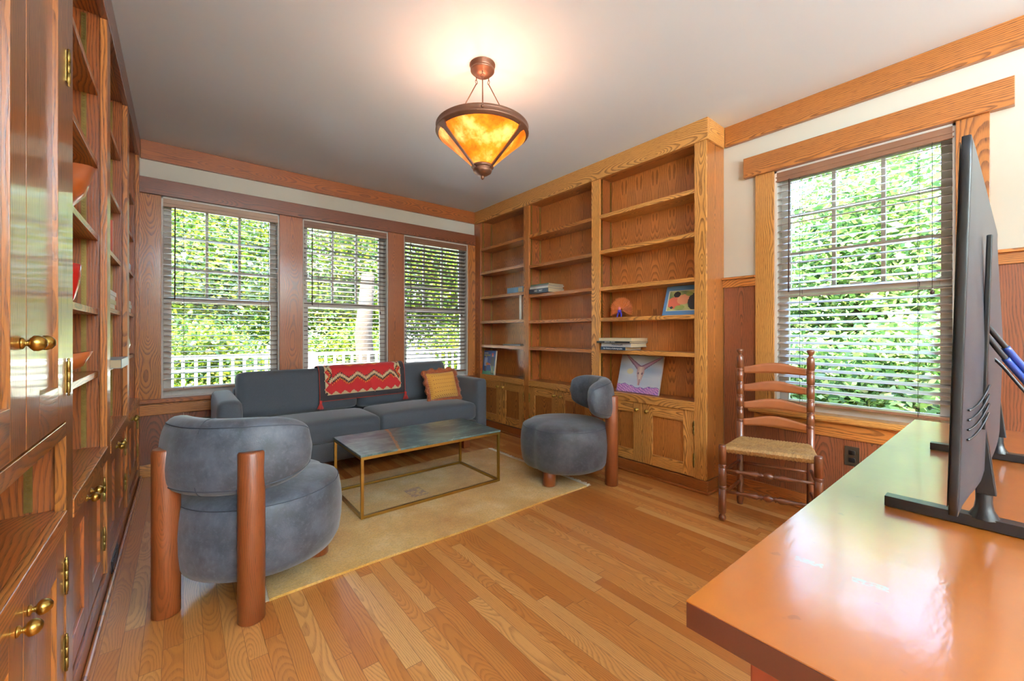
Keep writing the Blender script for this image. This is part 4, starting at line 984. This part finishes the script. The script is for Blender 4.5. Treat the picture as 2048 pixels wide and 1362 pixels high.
# unseen fill lights, added behind the camera to brighten the room
for i, (x, y) in enumerate(((0.0, -2.6), (1.3, -3.2))):
    t = empty('fill_light', (x, y, 0), label='added fill light on a tall white stand %s behind the camera' % ('in the left corner', 'against the rear wall')[i], cat='fill light')
    MB().lathe([(0.001, 0), (0.15, 0), (0.15, 0.015), (0.02, 0.03), (0.001, 0.03)], n=24).build('base', 'white_paint', t)
    MB().tube([(0, 0, 0.03), (0, 0, 1.62)], 0.012, 10).build('pole', 'white_paint', t)
    MB().lathe([(0.02, 1.60), (0.08, 1.62), (0.19, 1.70), (0.24, 1.78), (0.236, 1.78), (0.18, 1.712), (0.08, 1.64), (0.02, 1.625)], n=32, close=False).build('fill_shade', 'white_paint', t)
    MB().lathe([(0.001, 1.70), (0.17, 1.705), (0.001, 1.71)], n=24).build('fill_disc', 'fill_disc', t)
    area('fill_light_glow', (x, y, 1.80), (0, 0, 1), 0.34, 0.34, FILL_W, (0.78, 0.90, 1.0))

# ================================================================== SHELF CONTENTS
def book(label, x0, x1, y0, y1, z0, z1, cover, spine='-x', mat_pages='paper', group='books on the shelves', c2=None, flat=True):
    """closed book; spine side given; boards on the two large faces"""
    t = empty('book', ((x0+x1)/2, (y0+y1)/2, z0), label=label, cat='book', group=group)
    X0, X1, Y0, Y1, Z1 = x0-(x0+x1)/2, x1-(x0+x1)/2, y0-(y0+y1)/2, y1-(y0+y1)/2, z1-z0
    cm = M.get('cov_'+str(cover)) or plain('cov_'+str(cover), srgb(*cover), 0.4, coat=0.3, var=0.06, varscale=30); M['cov_'+str(cover)] = cm
    b_ = 0.0022; m = MB()
    dims = (X1-X0, Y1-Y0, Z1); ax = dims.index(min(dims))
    lo, hi = [X0, Y0, 0], [X1, Y1, Z1]
    for s in (0, 1):
        l2, h2 = lo[:], hi[:]
        if s: l2[ax] = hi[ax]-b_
        else: h2[ax] = lo[ax]+b_
        m.box(l2[0], h2[0], l2[1], h2[1], l2[2], h2[2])
    sa = {'x': 0, 'y': 1, 'z': 2}[spine[1]]; l2, h2 = lo[:], hi[:]
    if spine[0] == '-': h2[sa] = lo[sa]+b_
    else: l2[sa] = hi[sa]-b_
    l2[ax] += b_; h2[ax] -= b_
    m.box(l2[0], h2[0], l2[1], h2[1], l2[2], h2[2]); m.build('cover', cm, t)
    l2, h2 = [v+0.003 for v in lo], [v-0.003 for v in hi]
    l2[ax] = lo[ax]+b_; h2[ax] = hi[ax]-b_
    if spine[0] == '-': l2[sa] = lo[sa]+b_
    else: h2[sa] = hi[sa]-b_
    MB().box(l2[0], h2[0], l2[1], h2[1], l2[2], h2[2]).build('pages', mat_pages, t)
    return t
def spine_text(t, body, size, col, x, y=0.0, z=0.0, sx=1.0):
    k = 'txt'+str(col); M[k] = M.get(k) or plain(k, srgb(*col), 0.5)
    text_obj('title', body, size, k, t, frame((x, y, z), (0, -1, 0), (0, 0, 1)), sx=sx)
GR = 'books stacked on the right bay shelf'
# stack in the right bay (shelf top .972)
z = 0.9725
b1 = book('dark blue book with white lettering, bottom of the right bay stack', 2.795, 3.02, 2.015, 2.265, z, z+0.027, (44, 66, 88), group=GR); spine_text(b1, 'the history of photography', 0.017, (226, 230, 232), -0.1132, 0, 0.0135, 1.05)
b2 = book('white book with MAGNUM on its spine, third down in the right bay stack', 2.800, 3.02, 1.965, 2.262, z+0.0275, z+0.0585, (220, 224, 226), group=GR); spine_text(b2, 'MAGNUM', 0.022, (70, 84, 120), -0.1107, -0.015, 0.0155, 1.1)
b3 = book('thin black book with white lettering, second from the top of the right bay stack', 2.775, 3.03, 1.960, 2.290, z+0.059, z+0.074, (34, 34, 36), group=GR); spine_text(b3, 'SEBASTIAO  WORKS', 0.010, (230, 230, 226), -0.1282, 0.03, 0.0075, 1.2)
b4 = book('cream book on top of the right bay stack', 2.785, 3.015, 1.950, 2.275, z+0.0745, z+0.100, (226, 216, 184), group=GR)
GM = 'books stacked on the middle bay shelf'; z = 1.5175
n1 = book('thick navy book with white lettering, bottom of the middle bay stack', 2.790, 3.015, 2.905, 3.190, z, z+0.042, (38, 50, 70), group=GM); spine_text(n1, 'HO   ART', 0.026, (220, 224, 226), -0.1132, 0, 0.021, 1.1)
book('white book resting on the thick navy book in the middle bay stack', 2.795, 3.01, 2.915, 3.180, z+0.0425, z+0.062, (226, 226, 218), group=GM)
book('grey and pink thin book, second from the top of the middle bay stack', 2.790, 3.015, 2.905, 3.170, z+0.0625, z+0.074, (150, 140, 140), group=GM)
book('green patterned book on top of the middle bay stack', 2.800, 3.01, 2.910, 3.175, z+0.0745, z+0.088, (92, 112, 84), group=GM)
nb = book('thick light blue book lying in the left bay, cream label on its spine', 2.852, 3.02, 3.35, 3.63, 1.5555, 1.6155, (108, 142, 178)); 
MB().box(-0.0850, -0.0842, -0.125, -0.055, 0.006, 0.054).build('spine_label', 'paper', nb)
book('white upright book leaning at the right end of the left bay', 2.87, 3.02, 3.405, 3.440, 1.2625, 1.525, (232, 230, 224), group='upright books in the left bay')
book('brown upright book beside the white one in the left bay', 2.88, 3.02, 3.372, 3.402, 1.2625, 1.515, (160, 110, 60), group='upright books in the left bay')
book('pale yellow upright book above the bottom opening of the left bay', 2.86, 3.02, 3.325, 3.352, 0.9755, 1.215, (226, 214, 150))
book('thin grey book lying flat in the left bay', 2.87, 3.02, 3.42, 3.73, 0.9755, 0.990, (110, 108, 112))

def picture(parent, name, w, h, nx, ny, fn, M4, mat='picture'):
    """flat printed surface, local x right, y up"""
    m = MB(); b = 0; cols = []
    for j in range(ny+1):
        for i in range(nx+1): m.v.append((-w/2+w*i/nx, h*j/ny, 0))
    for j in range(ny):
        for i in range(nx):
            a = j*(nx+1)+i; m.face([a, a+1, a+nx+2, a+nx+1], [(0, 0)]*4, (.5, .5)); cols.append(fn((i+.5)/nx, (j+.5)/ny))
    return m.build(name, mat, parent, color=cols, M4=M4)
def mixc(a, b, f): return tuple(a[i]*(1-f)+b[i]*f for i in range(3))+(1,)
# art book with a blue cover, leaning in the left bay
def cover_blue(u, v):
    c = mixc(hexc(20, 96, 186), hexc(10, 70, 150), v)
    if v < 0.16: c = mixc(hexc(60, 190, 150), hexc(150, 210, 200), u)
    def ell(cx_, cy_, a, b): return ((u-cx_)/a)**2+((v-cy_)/b)**2 < 1
    if abs(u-0.22) < 0.10 and 0.12 < v < 0.46: c = hexc(52, 60, 110) if v < 0.34 else hexc(170, 190, 230)
    if abs(u-0.22) < 0.13 and 0.42 < v < 0.70: c = hexc(160, 190, 226)
    if ell(0.22, 0.75, 0.05, 0.05): c = hexc(190, 150, 140)
    if ell(0.36, 0.44, 0.12, 0.06): c = hexc(196, 140, 60)
    if 0.44 < u < 0.60 and 0.40 < v < 0.46: c = hexc(214, 90, 110)
    if 0.60 < u < 0.93 and 0.36 < v < 0.74: c = hexc(20, 26, 60)
    if 0.70 < u < 0.95 and 0.04 < v < 0.37: c = hexc(74, 92, 74)
    if ell(0.76, 0.80, 0.08, 0.06): c = hexc(206, 130, 110)
    if ell(0.75, 0.86, 0.09, 0.035): c = hexc(196, 50, 60)
    if abs((v-0.02)-(0.40-(u-0.62)*1.6)) < 0.018 and 0.62 < u < 0.84: c = hexc(220, 220, 210)
    return c
ab = empty('art_book', label='blue art book with two figures on its cover, leaning low in the left bay', cat='book'); 
d_ = Vector((0.10, 0.995, 0)).normalized(); up = Vector((0.14, 0.03, 0.99)).normalized()
MBk = frame((2.846, 3.992, 0.6255), -d_, up)       # x to the right as seen from the room
ab.matrix_world = MBk
MB().box(-0.135, 0.135, 0, 0.283, -0.018, -0.0162).box(-0.135, 0.135, 0, 0.283, -0.0018, 0).build('cover', 'white_paint', ab)
MB().box(-0.133, 0.133, 0.002, 0.281, -0.0162, -0.0018).build('pages', 'paper', ab)
picture(ab, 'cover_print', 0.27, 0.283, 54, 58, cover_blue, Matrix.Translation((0, 0, 0.0004)))
M['txt_y'] = plain('txt_y', srgb(220, 226, 120), 0.5); M['txt_w'] = plain('txt_w', srgb(230, 236, 236), 0.5)
text_obj('title', 'DAVID', 0.030, 'txt_w', ab, Matrix.Translation((-0.075, 0.252, 0.0012)))
text_obj('title', 'HOCKNEY', 0.030, 'txt_y', ab, Matrix.Translation((-0.045, 0.226, 0.0012)))

# horned skull painting
def skull(u, v):
    n = 0.5+0.5*math.sin(u*5+v*7)*math.sin(v*11-u*3)
    c = mixc(hexc(156, 180, 206), hexc(212, 222, 230), n)
    if v > 0.55: c = mixc(c, hexc(176, 178, 150), 0.5*(v-0.55)/0.45*(0.5+0.5*math.sin(u*8+1)))
    if v < 0.42: c = mixc(c, hexc(206, 216, 226), 0.6)
    if ((u-0.27)/0.075)**2+((v-0.56)/0.075)**2 < 1: c = hexc(222, 216, 176)
    hz = 0.15+0.035*abs(((u*5.3) % 1)-0.5)*2+0.03*math.sin(u*9)+0.04*(0.6-u)
    if v < hz:
        k = ((u*17+v*11) % 1); c = mixc(hexc(226, 176, 214), hexc(186, 120, 190), k)
        if abs(((u*9+v*15) % 1)-0.5) < 0.08 or v > hz-0.012: c = hexc(70, 60, 150)
    def horn(s):        # quadratic path out and up from the brow
        best = 9
        for k in range(26):
            t = k/25; x = 0.52+s*(0.03+0.12*t+0.33*t*t*(1.0 if s > 0 else 0.72)); y = 0.66+0.10*t+0.24*t**2
            w_ = 0.060*(1-t)**0.6+0.012; d = math.hypot(u-x, (v-y)*1.0)/w_; best = min(best, d)
        return best
    for s in (-1, 1):
        d = horn(s)
        if d < 1: c = mixc(hexc(196, 160, 180), hexc(110, 76, 110), d)
    wd = 0.085 if v > 0.52 else 0.085*max(0.32, (v-0.14)/0.38)
    if 0.20 < v < 0.70 and abs(u-0.52) < wd:
        c = mixc(hexc(226, 206, 190), hexc(186, 150, 150), abs(u-0.52)/wd)
        if ((abs(u-0.52)-0.045)/0.018)**2+((v-0.52)/0.03)**2 < 1: c = hexc(110, 84, 96)
        if abs(u-0.52) < 0.014 and v < 0.36: c = hexc(150, 116, 120)
    return c
sp_ = empty('canvas_painting', label='canvas painting of a horned skull over pink hills, standing on the counter', cat='painting')
sp_.matrix_world = frame((2.90, 1.985, 0.6255), Vector((0.02, -1, 0)), Vector((0.28, 0, 0.96)).normalized())
MB().box(-0.195, 0.195, 0, 0.312, -0.018, 0).build('canvas', 'white_paint', sp_)
picture(sp_, 'painted_front', 0.39, 0.312, 92, 74, skull, Matrix.Translation((0, 0, 0.0005)))
# blue bordered print, generic still life in place of the printed artwork
def still(u, v):
    if u < 0.10 or v < 0.14 or v > 0.84: return mixc(hexc(86, 130, 176), hexc(104, 150, 196), v)
    if u < 0.12 or v < 0.16 or v > 0.82: return hexc(226, 216, 190)
    def e(cx_, cy_, a, b): return ((u-cx_)/a)**2+((v-cy_)/b)**2 < 1
    c = mixc(hexc(196, 190, 120), hexc(120, 140, 90), 0.5+0.5*math.sin(u*13+v*9))
    if e(0.30, 0.42, 0.20, 0.20): c = hexc(214, 104, 78)
    if e(0.56, 0.52, 0.19, 0.17): c = hexc(224, 148, 108)
    if e(0.35, 0.70, 0.10, 0.10) or e(0.86, 0.45, 0.17, 0.28): c = hexc(36, 36, 40)
    if e(0.70, 0.70, 0.10, 0.07) or e(0.48, 0.26, 0.14, 0.07): c = hexc(150, 160, 80)
    if e(0.24, 0.26, 0.05, 0.04): c = hexc(60, 60, 56)
    return c
pp = empty('framed_print', label='blue-bordered print of orange and black shapes on the upper right bay shelf', cat='picture')
pp.matrix_world = frame((2.868, 1.598, 1.2465), Vector((0.03, -1, 0)), Vector((0.34, 0, 0.94)).normalized())
MB().box(-0.135, 0.135, 0, 0.238, -0.012, 0).build('board', 'white_paint', pp)
picture(pp, 'printed_front', 0.27, 0.238, 64, 56, still, Matrix.Translation((0, 0, 0.0005)))

# orange feather figurine
ff = empty('feathered_figurine', (2.925, 2.150, 1.2465), label='small purple-legged figurine with a fan of orange feathers', cat='figurine')
M['orange_feather'] = plain('orange_feather', srgb(255, 140, 66), 0.7, sheen=0.4, var=0.35, varscale=40)
M['purple'] = plain('purple_satin', srgb(70, 44, 170), 0.35, coat=0.3); M['pinkface'] = plain('pink_face', srgb(226, 130, 130), 0.5)
m = MB()
for k in range(1500):
    a = rnd.uniform(-0.42, PI+0.42); r = 0.118*(0.72+0.28*rnd.random())
    d = Vector((0.28*(rnd.random()-0.5), math.cos(a), math.sin(a))); d.normalize()
    p0 = Vector((0.0, 0, 0.062))+d*0.015; p1 = p0+d*(r-0.015); w_ = 0.0022+0.0012*rnd.random(); sd = d.cross(Vector((1, 0, 0))).normalized()
    if p1.z < 0.012: continue
    pm = p0.lerp(p1, 0.6)+Vector((0.01*(rnd.random()-.5), 0, 0)); b = len(m.v)
    m.v += [tuple(p0), tuple(pm+sd*w_), tuple(p1), tuple(pm-sd*w_), tuple(pm+Vector((w_, 0, 0)))]
    m.face([b, b+1, b+4], [(0, 0)]*3, (.5, .5)); m.face([b+1, b+2, b+4], [(0, 0)]*3, (.5, .5)); m.face([b+2, b+3, b+4], [(0, 0)]*3, (.5, .5)); m.face([b+3, b, b+4], [(0, 0)]*3, (.5, .5))
m.build('feathers', 'orange_feather', ff)
MB().lathe([(0.0005, 0.040), (0.013, 0.044), (0.018, 0.056), (0.015, 0.066), (0.0005, 0.072)], (-0.022, 0, -0.004), 14).build('body', 'purple', ff)
MB().lathe([(0.0005, -0.014), (0.011, -0.010), (0.014, 0.0), (0.010, 0.010), (0.0005, 0.014)], (-0.026, 0, 0.076), 14).build('head', 'pinkface', ff)
for s in (-1, 1): MB().tube([(-0.022, s*0.010, 0.046), (-0.024, s*0.018, 0.025), (-0.028, s*0.020, 0.006), (-0.036, s*0.021, 0.004)], [0.007, 0.0075, 0.006, 0.003], 8).build('leg', 'purple', ff)

# left shelves
def bowl(name, x, y, z, r, h, mat, label, cat, tip=0.0, sq=1.0):
    n = 40; prof = [(0.30, 0), (0.55, 0.08), (0.85, 0.45), (1.0, 1.0), (0.955, 1.0), (0.80, 0.48), (0.5, 0.14), (0.0, 0.10)]; m = MB(); b = len(m.v)
    for (s, t_) in prof:
        for i in range(n):
            a = 2*PI*i/n; rr = r*s*(1+tip*s*max(0, math.cos(a))**3)*(1 if s < .3 else 1); zz = h*t_*(1+0.28*tip*math.cos(2*a)*t_)
            m.v.append((rr*math.cos(a), rr*math.sin(a)*sq, zz))
    for j in range(len(prof)-1):
        for i in range(n): m.face([b+j*n+i, b+j*n+(i+1) % n, b+(j+1)*n+(i+1) % n, b+(j+1)*n+i], [(0, 0)]*4, (.5, .5), True)
    m.face([b+i for i in range(n)][::-1], [(0, 0)]*n, (.5, .5))
    o = m.build(name, mat, loc=(x, y, z)); return tag(o, label, cat)
bowl('wooden_bowl', -0.385, 2.13, 1.5305, 0.105, 0.165, 'wood_bowl', 'curvy carved wooden bowl high on the left shelves, edge showing', 'bowl', tip=0.35)
bowl('leaf_bowl', -0.395, 2.17, 0.9505, 0.105, 0.085, 'wood_bowl', 'shallow leaf-shaped wooden bowl on the lowest left shelf', 'bowl', tip=0.35, sq=0.8)
N = NT('red_glaze'); o_ = N.obj(); x_, y_, z_ = N.sep(o_)
c_ = N.mix(N.smooth(N.noise(o_, 30.0, 2.0), 0.56, 0.60), srgb(200, 36, 30), srgb(60, 130, 110)); c_ = N.mix(N.smooth(N.noise(o_, 24.0, 2.0), 0.66, 0.70), c_, srgb(220, 200, 190)); N.bsdf(c_, 0.12, coat=0.6); M['red_glaze'] = N.m
vs = MB().lathe([(0.022, 0), (0.03, 0.004), (0.040, 0.03), (0.050, 0.07), (0.055, 0.11), (0.056, 0.15), (0.053, 0.15), (0.050, 0.10), (0.035, 0.03), (0.0, 0.012)], (0, 0, 0), 28).build('red_vase', 'red_glaze', loc=(-0.342, 2.19, 1.2145))
tag(vs, 'red glazed cup with green pattern on a left shelf', 'vase')
gs = book('grey hardback book sticking out over the edge of a left shelf', -0.46, -0.213, 2.62, 2.93, 0.9485, 0.990, (126, 150, 160), spine='+x')
book('small terracotta red book upright on the second left bay', -0.44, -0.276, 2.97, 3.00, 1.5305, 1.70, (190, 80, 50), spine='+x')
GL = 'white books stacked on the second left bay'
for k in range(4): book(('lowest', 'second lowest', 'second highest', 'topmost')[k]+' pale book of the stack in the second left bay', -0.45, -0.276+0.004*(k % 2), 2.80+0.01*k, 3.06+0.01*k, 1.2405+0.022*k, 1.2405+0.022*k+0.0215, ((220, 214, 200), (200, 196, 150), (228, 226, 222), (210, 214, 220))[k], spine='+x', group=GL)
GL = 'pale books stacked on the third left bay'
for k in range(3): book(('lowest', 'middle', 'topmost')[k]+' pale book of the lower stack in the far left bay', -0.45, -0.276+0.005*(k % 2), 3.72, 3.98, 1.2585+0.026*k, 1.2585+0.026*k+0.0255, ((222, 220, 214), (190, 200, 206), (230, 228, 224))[k], spine='+x', group=GL)
book('grey blue book lying above the pale stack in the far left bay', -0.45, -0.276, 3.72, 3.98, 1.5555, 1.5955, (140, 150, 166), spine='+x')
gb = MB().lathe([(0.025, 0), (0.03, 0.003), (0.055, 0.035), (0.066, 0.075), (0.060, 0.115), (0.038, 0.142), (0.022, 0.150), (0.018, 0.150), (0.016, 0.146)], (0, 0, 0), 28).build('round_vase', 'glass_ball', loc=(-0.335, 3.88, 0.9605))
tag(gb, 'round silvery vase on the lowest shelf of the far left bay', 'vase')

# ================================================================== OUTSIDE
struct(box_obj('floor_outside', (-9, 12, 4.42, 7.62, -0.30, -0.12), 'deck'))
gm = MB(); gm.grid(lambda u, v: Vector((-60+120*u, -60+120*v, -1.3)), 4, 4); struct(gm.build('ground', 'ground'))
rl = empty('deck_railing', (1, 7.4, -0.12), label='white wooden balustrade along the deck outside the back windows', cat='railing')
for nm, z0, z1, yy in (('top_rail', 0.865, 0.915, 0.06), ('middle_rail', 0.675, 0.72, 0.02), ('bottom_rail', 0.08, 0.13, 0.03)):
    MB().box(-5.0, 7.0, -yy, yy, z0, z1, g=0).build(nm, 'white_paint', rl)
x = -4.6
while x < 6.9:
    k = round((x+1.13)/1.8, 3)
    MB().box(x-0.018, x+0.018, -0.018, 0.018, 0.13, 0.865).build('baluster', 'white_paint', rl); x += 0.145
for x in (-4.73, -2.93, -1.13, 0.67, 2.47, 4.27, 6.07): MB().box(x-0.055, x+0.055, -0.055, 0.055, 0, 0.93).build('rail_post', 'white_paint', rl)
def deck_chair(x, y, rz, label):
    t = empty('garden_chair', (x, y, -0.12), rz, label, 'chair', 'white slatted garden chairs on the deck')
    for k in range(6): MB().box(-0.27+k*0.092, -0.19+k*0.092, 0.18, 0.20, 0.30, 0.92-0.02*abs(k-2.5), M4=Matrix.Translation((0, 0.28, 0.3)) @ Matrix.Rotation(-0.35, 4, 'X') @ Matrix.Translation((0, -0.28, -0.3))).build('back_slat', 'white_paint', t)
    m = MB()
    for k in range(5): m.box(-0.28, 0.28, -0.30+k*0.1, -0.22+k*0.1, 0.34-0.015*k, 0.36-0.015*k)
    m.build('seat', 'white_paint', t)
    for s in (-1, 1):
        MB().box(s*0.33-0.06, s*0.33+0.06, -0.38, 0.30, 0.54, 0.56).build('armrest', 'white_paint', t)
        MB().box(s*0.30-0.02, s*0.30+0.02, -0.32, -0.24, 0, 0.54).build('leg', 'white_paint', t); MB().box(s*0.30-0.02, s*0.30+0.02, 0.12, 0.20, 0, 0.54).build('leg', 'white_paint', t)
    return t
deck_chair(1.45, 6.6, 2.6, 'white slatted garden chair on the deck, left one seen through the middle window')
deck_chair(2.85, 6.4, -2.7, 'white slatted garden chair on the deck, right one seen through the middle window')

def leaf_mesh(name, seed, nl, rx, rz, cz, size, blobs, pale=False):
    g = np.random.default_rng(seed)
    bc_ = g.normal(size=(blobs, 3)); bc_ /= np.linalg.norm(bc_, axis=1)[:, None]; bc_ *= (g.random((blobs, 1))**0.45)*0.82
    bi = g.integers(0, blobs, nl); br = 0.20+0.16*g.random(blobs)
    off = g.normal(size=(nl, 3)); off /= np.linalg.norm(off, axis=1)[:, None]; off *= (g.random((nl, 1))**0.4)*br[bi][:, None]
    p = (bc_[bi]+off)*np.array([rx, rx, rz])+np.array([0, 0, cz])
    a = g.normal(size=(nl, 3)); a[:, 2] *= 0.5; a /= np.linalg.norm(a, axis=1)[:, None]
    n_ = g.normal(size=(nl, 3))+np.array([0, 0, 0.9]); b = np.cross(n_, a); b /= np.linalg.norm(b, axis=1)[:, None]
    s = size*(0.6+0.8*g.random((nl, 1))); V = np.stack([p-a*s*0.5, p+b*s*0.3, p+a*s*0.6, p-b*s*0.3], 1).reshape(-1, 3)
    me = bpy.data.meshes.new(name); me.vertices.add(nl*4); me.vertices.foreach_set('co', V.astype(np.float32).ravel())
    me.loops.add(nl*4); me.loops.foreach_set('vertex_index', np.arange(nl*4, dtype=np.int32)); me.polygons.add(nl); me.polygons.foreach_set('loop_start', np.arange(0, nl*4, 4, dtype=np.int32))
    me.update(calc_edges=True)
    pal = np.array([hexc(76, 116, 60), hexc(114, 152, 78), hexc(152, 176, 96), hexc(184, 192, 126), hexc(54, 92, 56)] if pale else [hexc(52, 88, 26), hexc(94, 126, 30), hexc(138, 152, 36), hexc(170, 168, 56), hexc(30, 64, 26)]); ci = g.choice(5, nl, p=[.26, .28, .22, .10, .14])
    cj = np.clip(pal[ci]*(0.8+0.4*g.random((nl, 1))), 0, 1); cj[:, 3] = 1; ca = me.color_attributes.new('Col', 'FLOAT_COLOR', 'CORNER'); ca.data.foreach_set('color', np.repeat(cj, 4, axis=0).astype(np.float32).ravel())
    me.materials.append(M['leaf']); return me
LM = [leaf_mesh('crown_a', 1, 38000, 2.3, 3.2, 4.4, 0.115, 110), leaf_mesh('crown_b', 2, 38000, 2.4, 3.0, 4.2, 0.105, 120), leaf_mesh('crown_c', 5, 30000, 2.3, 3.2, 3.9, 0.11, 90, True)]
LB = [leaf_mesh('bush_leaves', 4, 30000, 1.6, 1.25, 1.1, 0.07, 80), leaf_mesh('bush_leaves_pale', 6, 30000, 1.7, 1.3, 1.1, 0.075, 80, True)]
TR = []
for k in range(3):
    m = MB(); g = random.Random(k); m.tube([(0, 0, -0.1), (0.05, 0.02, 1.5), (0.0, 0.06, 3.2), (0.08, 0, 5.2)], [0.20, 0.15, 0.12, 0.06], 10)
    for q in range(9):
        a = g.random()*2*PI; z = 1.8+g.random()*3; m.tube([(0.03, 0.02, z), (math.cos(a)*0.8, math.sin(a)*0.8, z+0.6), (math.cos(a)*1.7, math.sin(a)*1.7, z+0.9)], [0.06, 0.04, 0.015], 6)
    o = m.build('trunk_src', 'trunk'); TR.append(o.data); bpy.data.objects.remove(o)
def tree(i, x, y, s, rz, label, group, kind='tree'):
    t = empty(kind, (x, y, -1.3), rz, label, 'tree' if kind == 'tree' else 'bush', group); t.scale = (s, s, s*(0.90 if 'back' in group else 0.92 if kind == 'tree' else 1.0))
    f = bpy.data.objects.new('foliage', (LM[i % 2] if i < 4 or group.startswith('trees outside the back') else LM[2]) if kind == 'tree' else LB[i]); COL.objects.link(f); f.parent = t
    if kind == 'tree': w_ = bpy.data.objects.new('trunk', TR[i % 3]); COL.objects.link(w_); w_.parent = t
    return t
where = {'L': 'the leftmost window of the sofa wall', 'M': 'the middle window of the sofa wall', 'R': 'the window beside the tall bookcase', 'S': 'the window behind the ladder-back chair'}
for i, (x, y, s, w_) in enumerate([(-2.9, 13.0, 1.0, 'tall green tree farthest left beyond the deck, left of what the windows show'), (0.8, 13.4, 1.05, 'tall leafy tree seen through '+where['L']),
                                   (4.2, 13.2, 1.0, 'tall leafy tree seen through '+where['M']), (7.6, 13.0, 1.05, 'tall leafy tree seen through '+where['R']), (11.2, 11.8, 1.0, 'tall green tree at the far right corner beyond the deck')]):
    tree(i, x, y, s, i*1.3, w_, 'trees outside the back windows')
for i, (x, y, s, w_) in enumerate([(9.8, -2.2, 1.0, 'green tree outside, hidden behind the television side of the wall'), (9.6, 1.9, 1.0, 'pale green tree seen through '+where['S']), (9.8, 6.0, 1.0, 'green tree outside the wall behind the tall bookcase')]):
    tree(i+4, x, y, s, i*2.1, w_, 'trees outside the right window')
for i, (x, y, s, w_) in enumerate([(-2.0, 10.2, 1.15, 'low bush farthest left beyond the deck railing'), (0.6, 10.5, 1.15, 'low bush behind the railing seen through '+where['L']), (3.4, 10.8, 1.15, 'low bush behind the railing seen through '+where['M']),
                                   (6.1, 10.4, 1.15, 'low bush behind the railing seen through '+where['R']), (8.8, 9.9, 1.15, 'low bush farthest right beyond the deck railing')]):
    tree(0, x, y, s, i*1.7, w_, 'bushes beyond the deck', 'bush')
for i, (x, y, s, w_) in enumerate([(6.7, -1.8, 1.0, 'green bush outside, hidden behind the television side of the wall'), (6.8, 1.35, 1.15, 'dense low bush seen through '+where['S']), (6.7, 4.4, 1.0, 'green bush outside the wall behind the tall bookcase')]):
    tree(1, x, y, s, i*2.7+1, w_, 'bushes outside the right window', 'bush')
bt = MB().tube([(0, 0, -0.2), (0.02, 0, 1.5), (-0.05, 0.02, 2.4), (0.05, 0, 3.7)], [0.26, 0.20, 0.18, 0.14], 14).build('old_tree_trunk', 'trunk', loc=(3.15, 9.0, -1.3)); tag(bt, 'thick grey tree trunk close to the deck, seen through the middle window', 'tree')
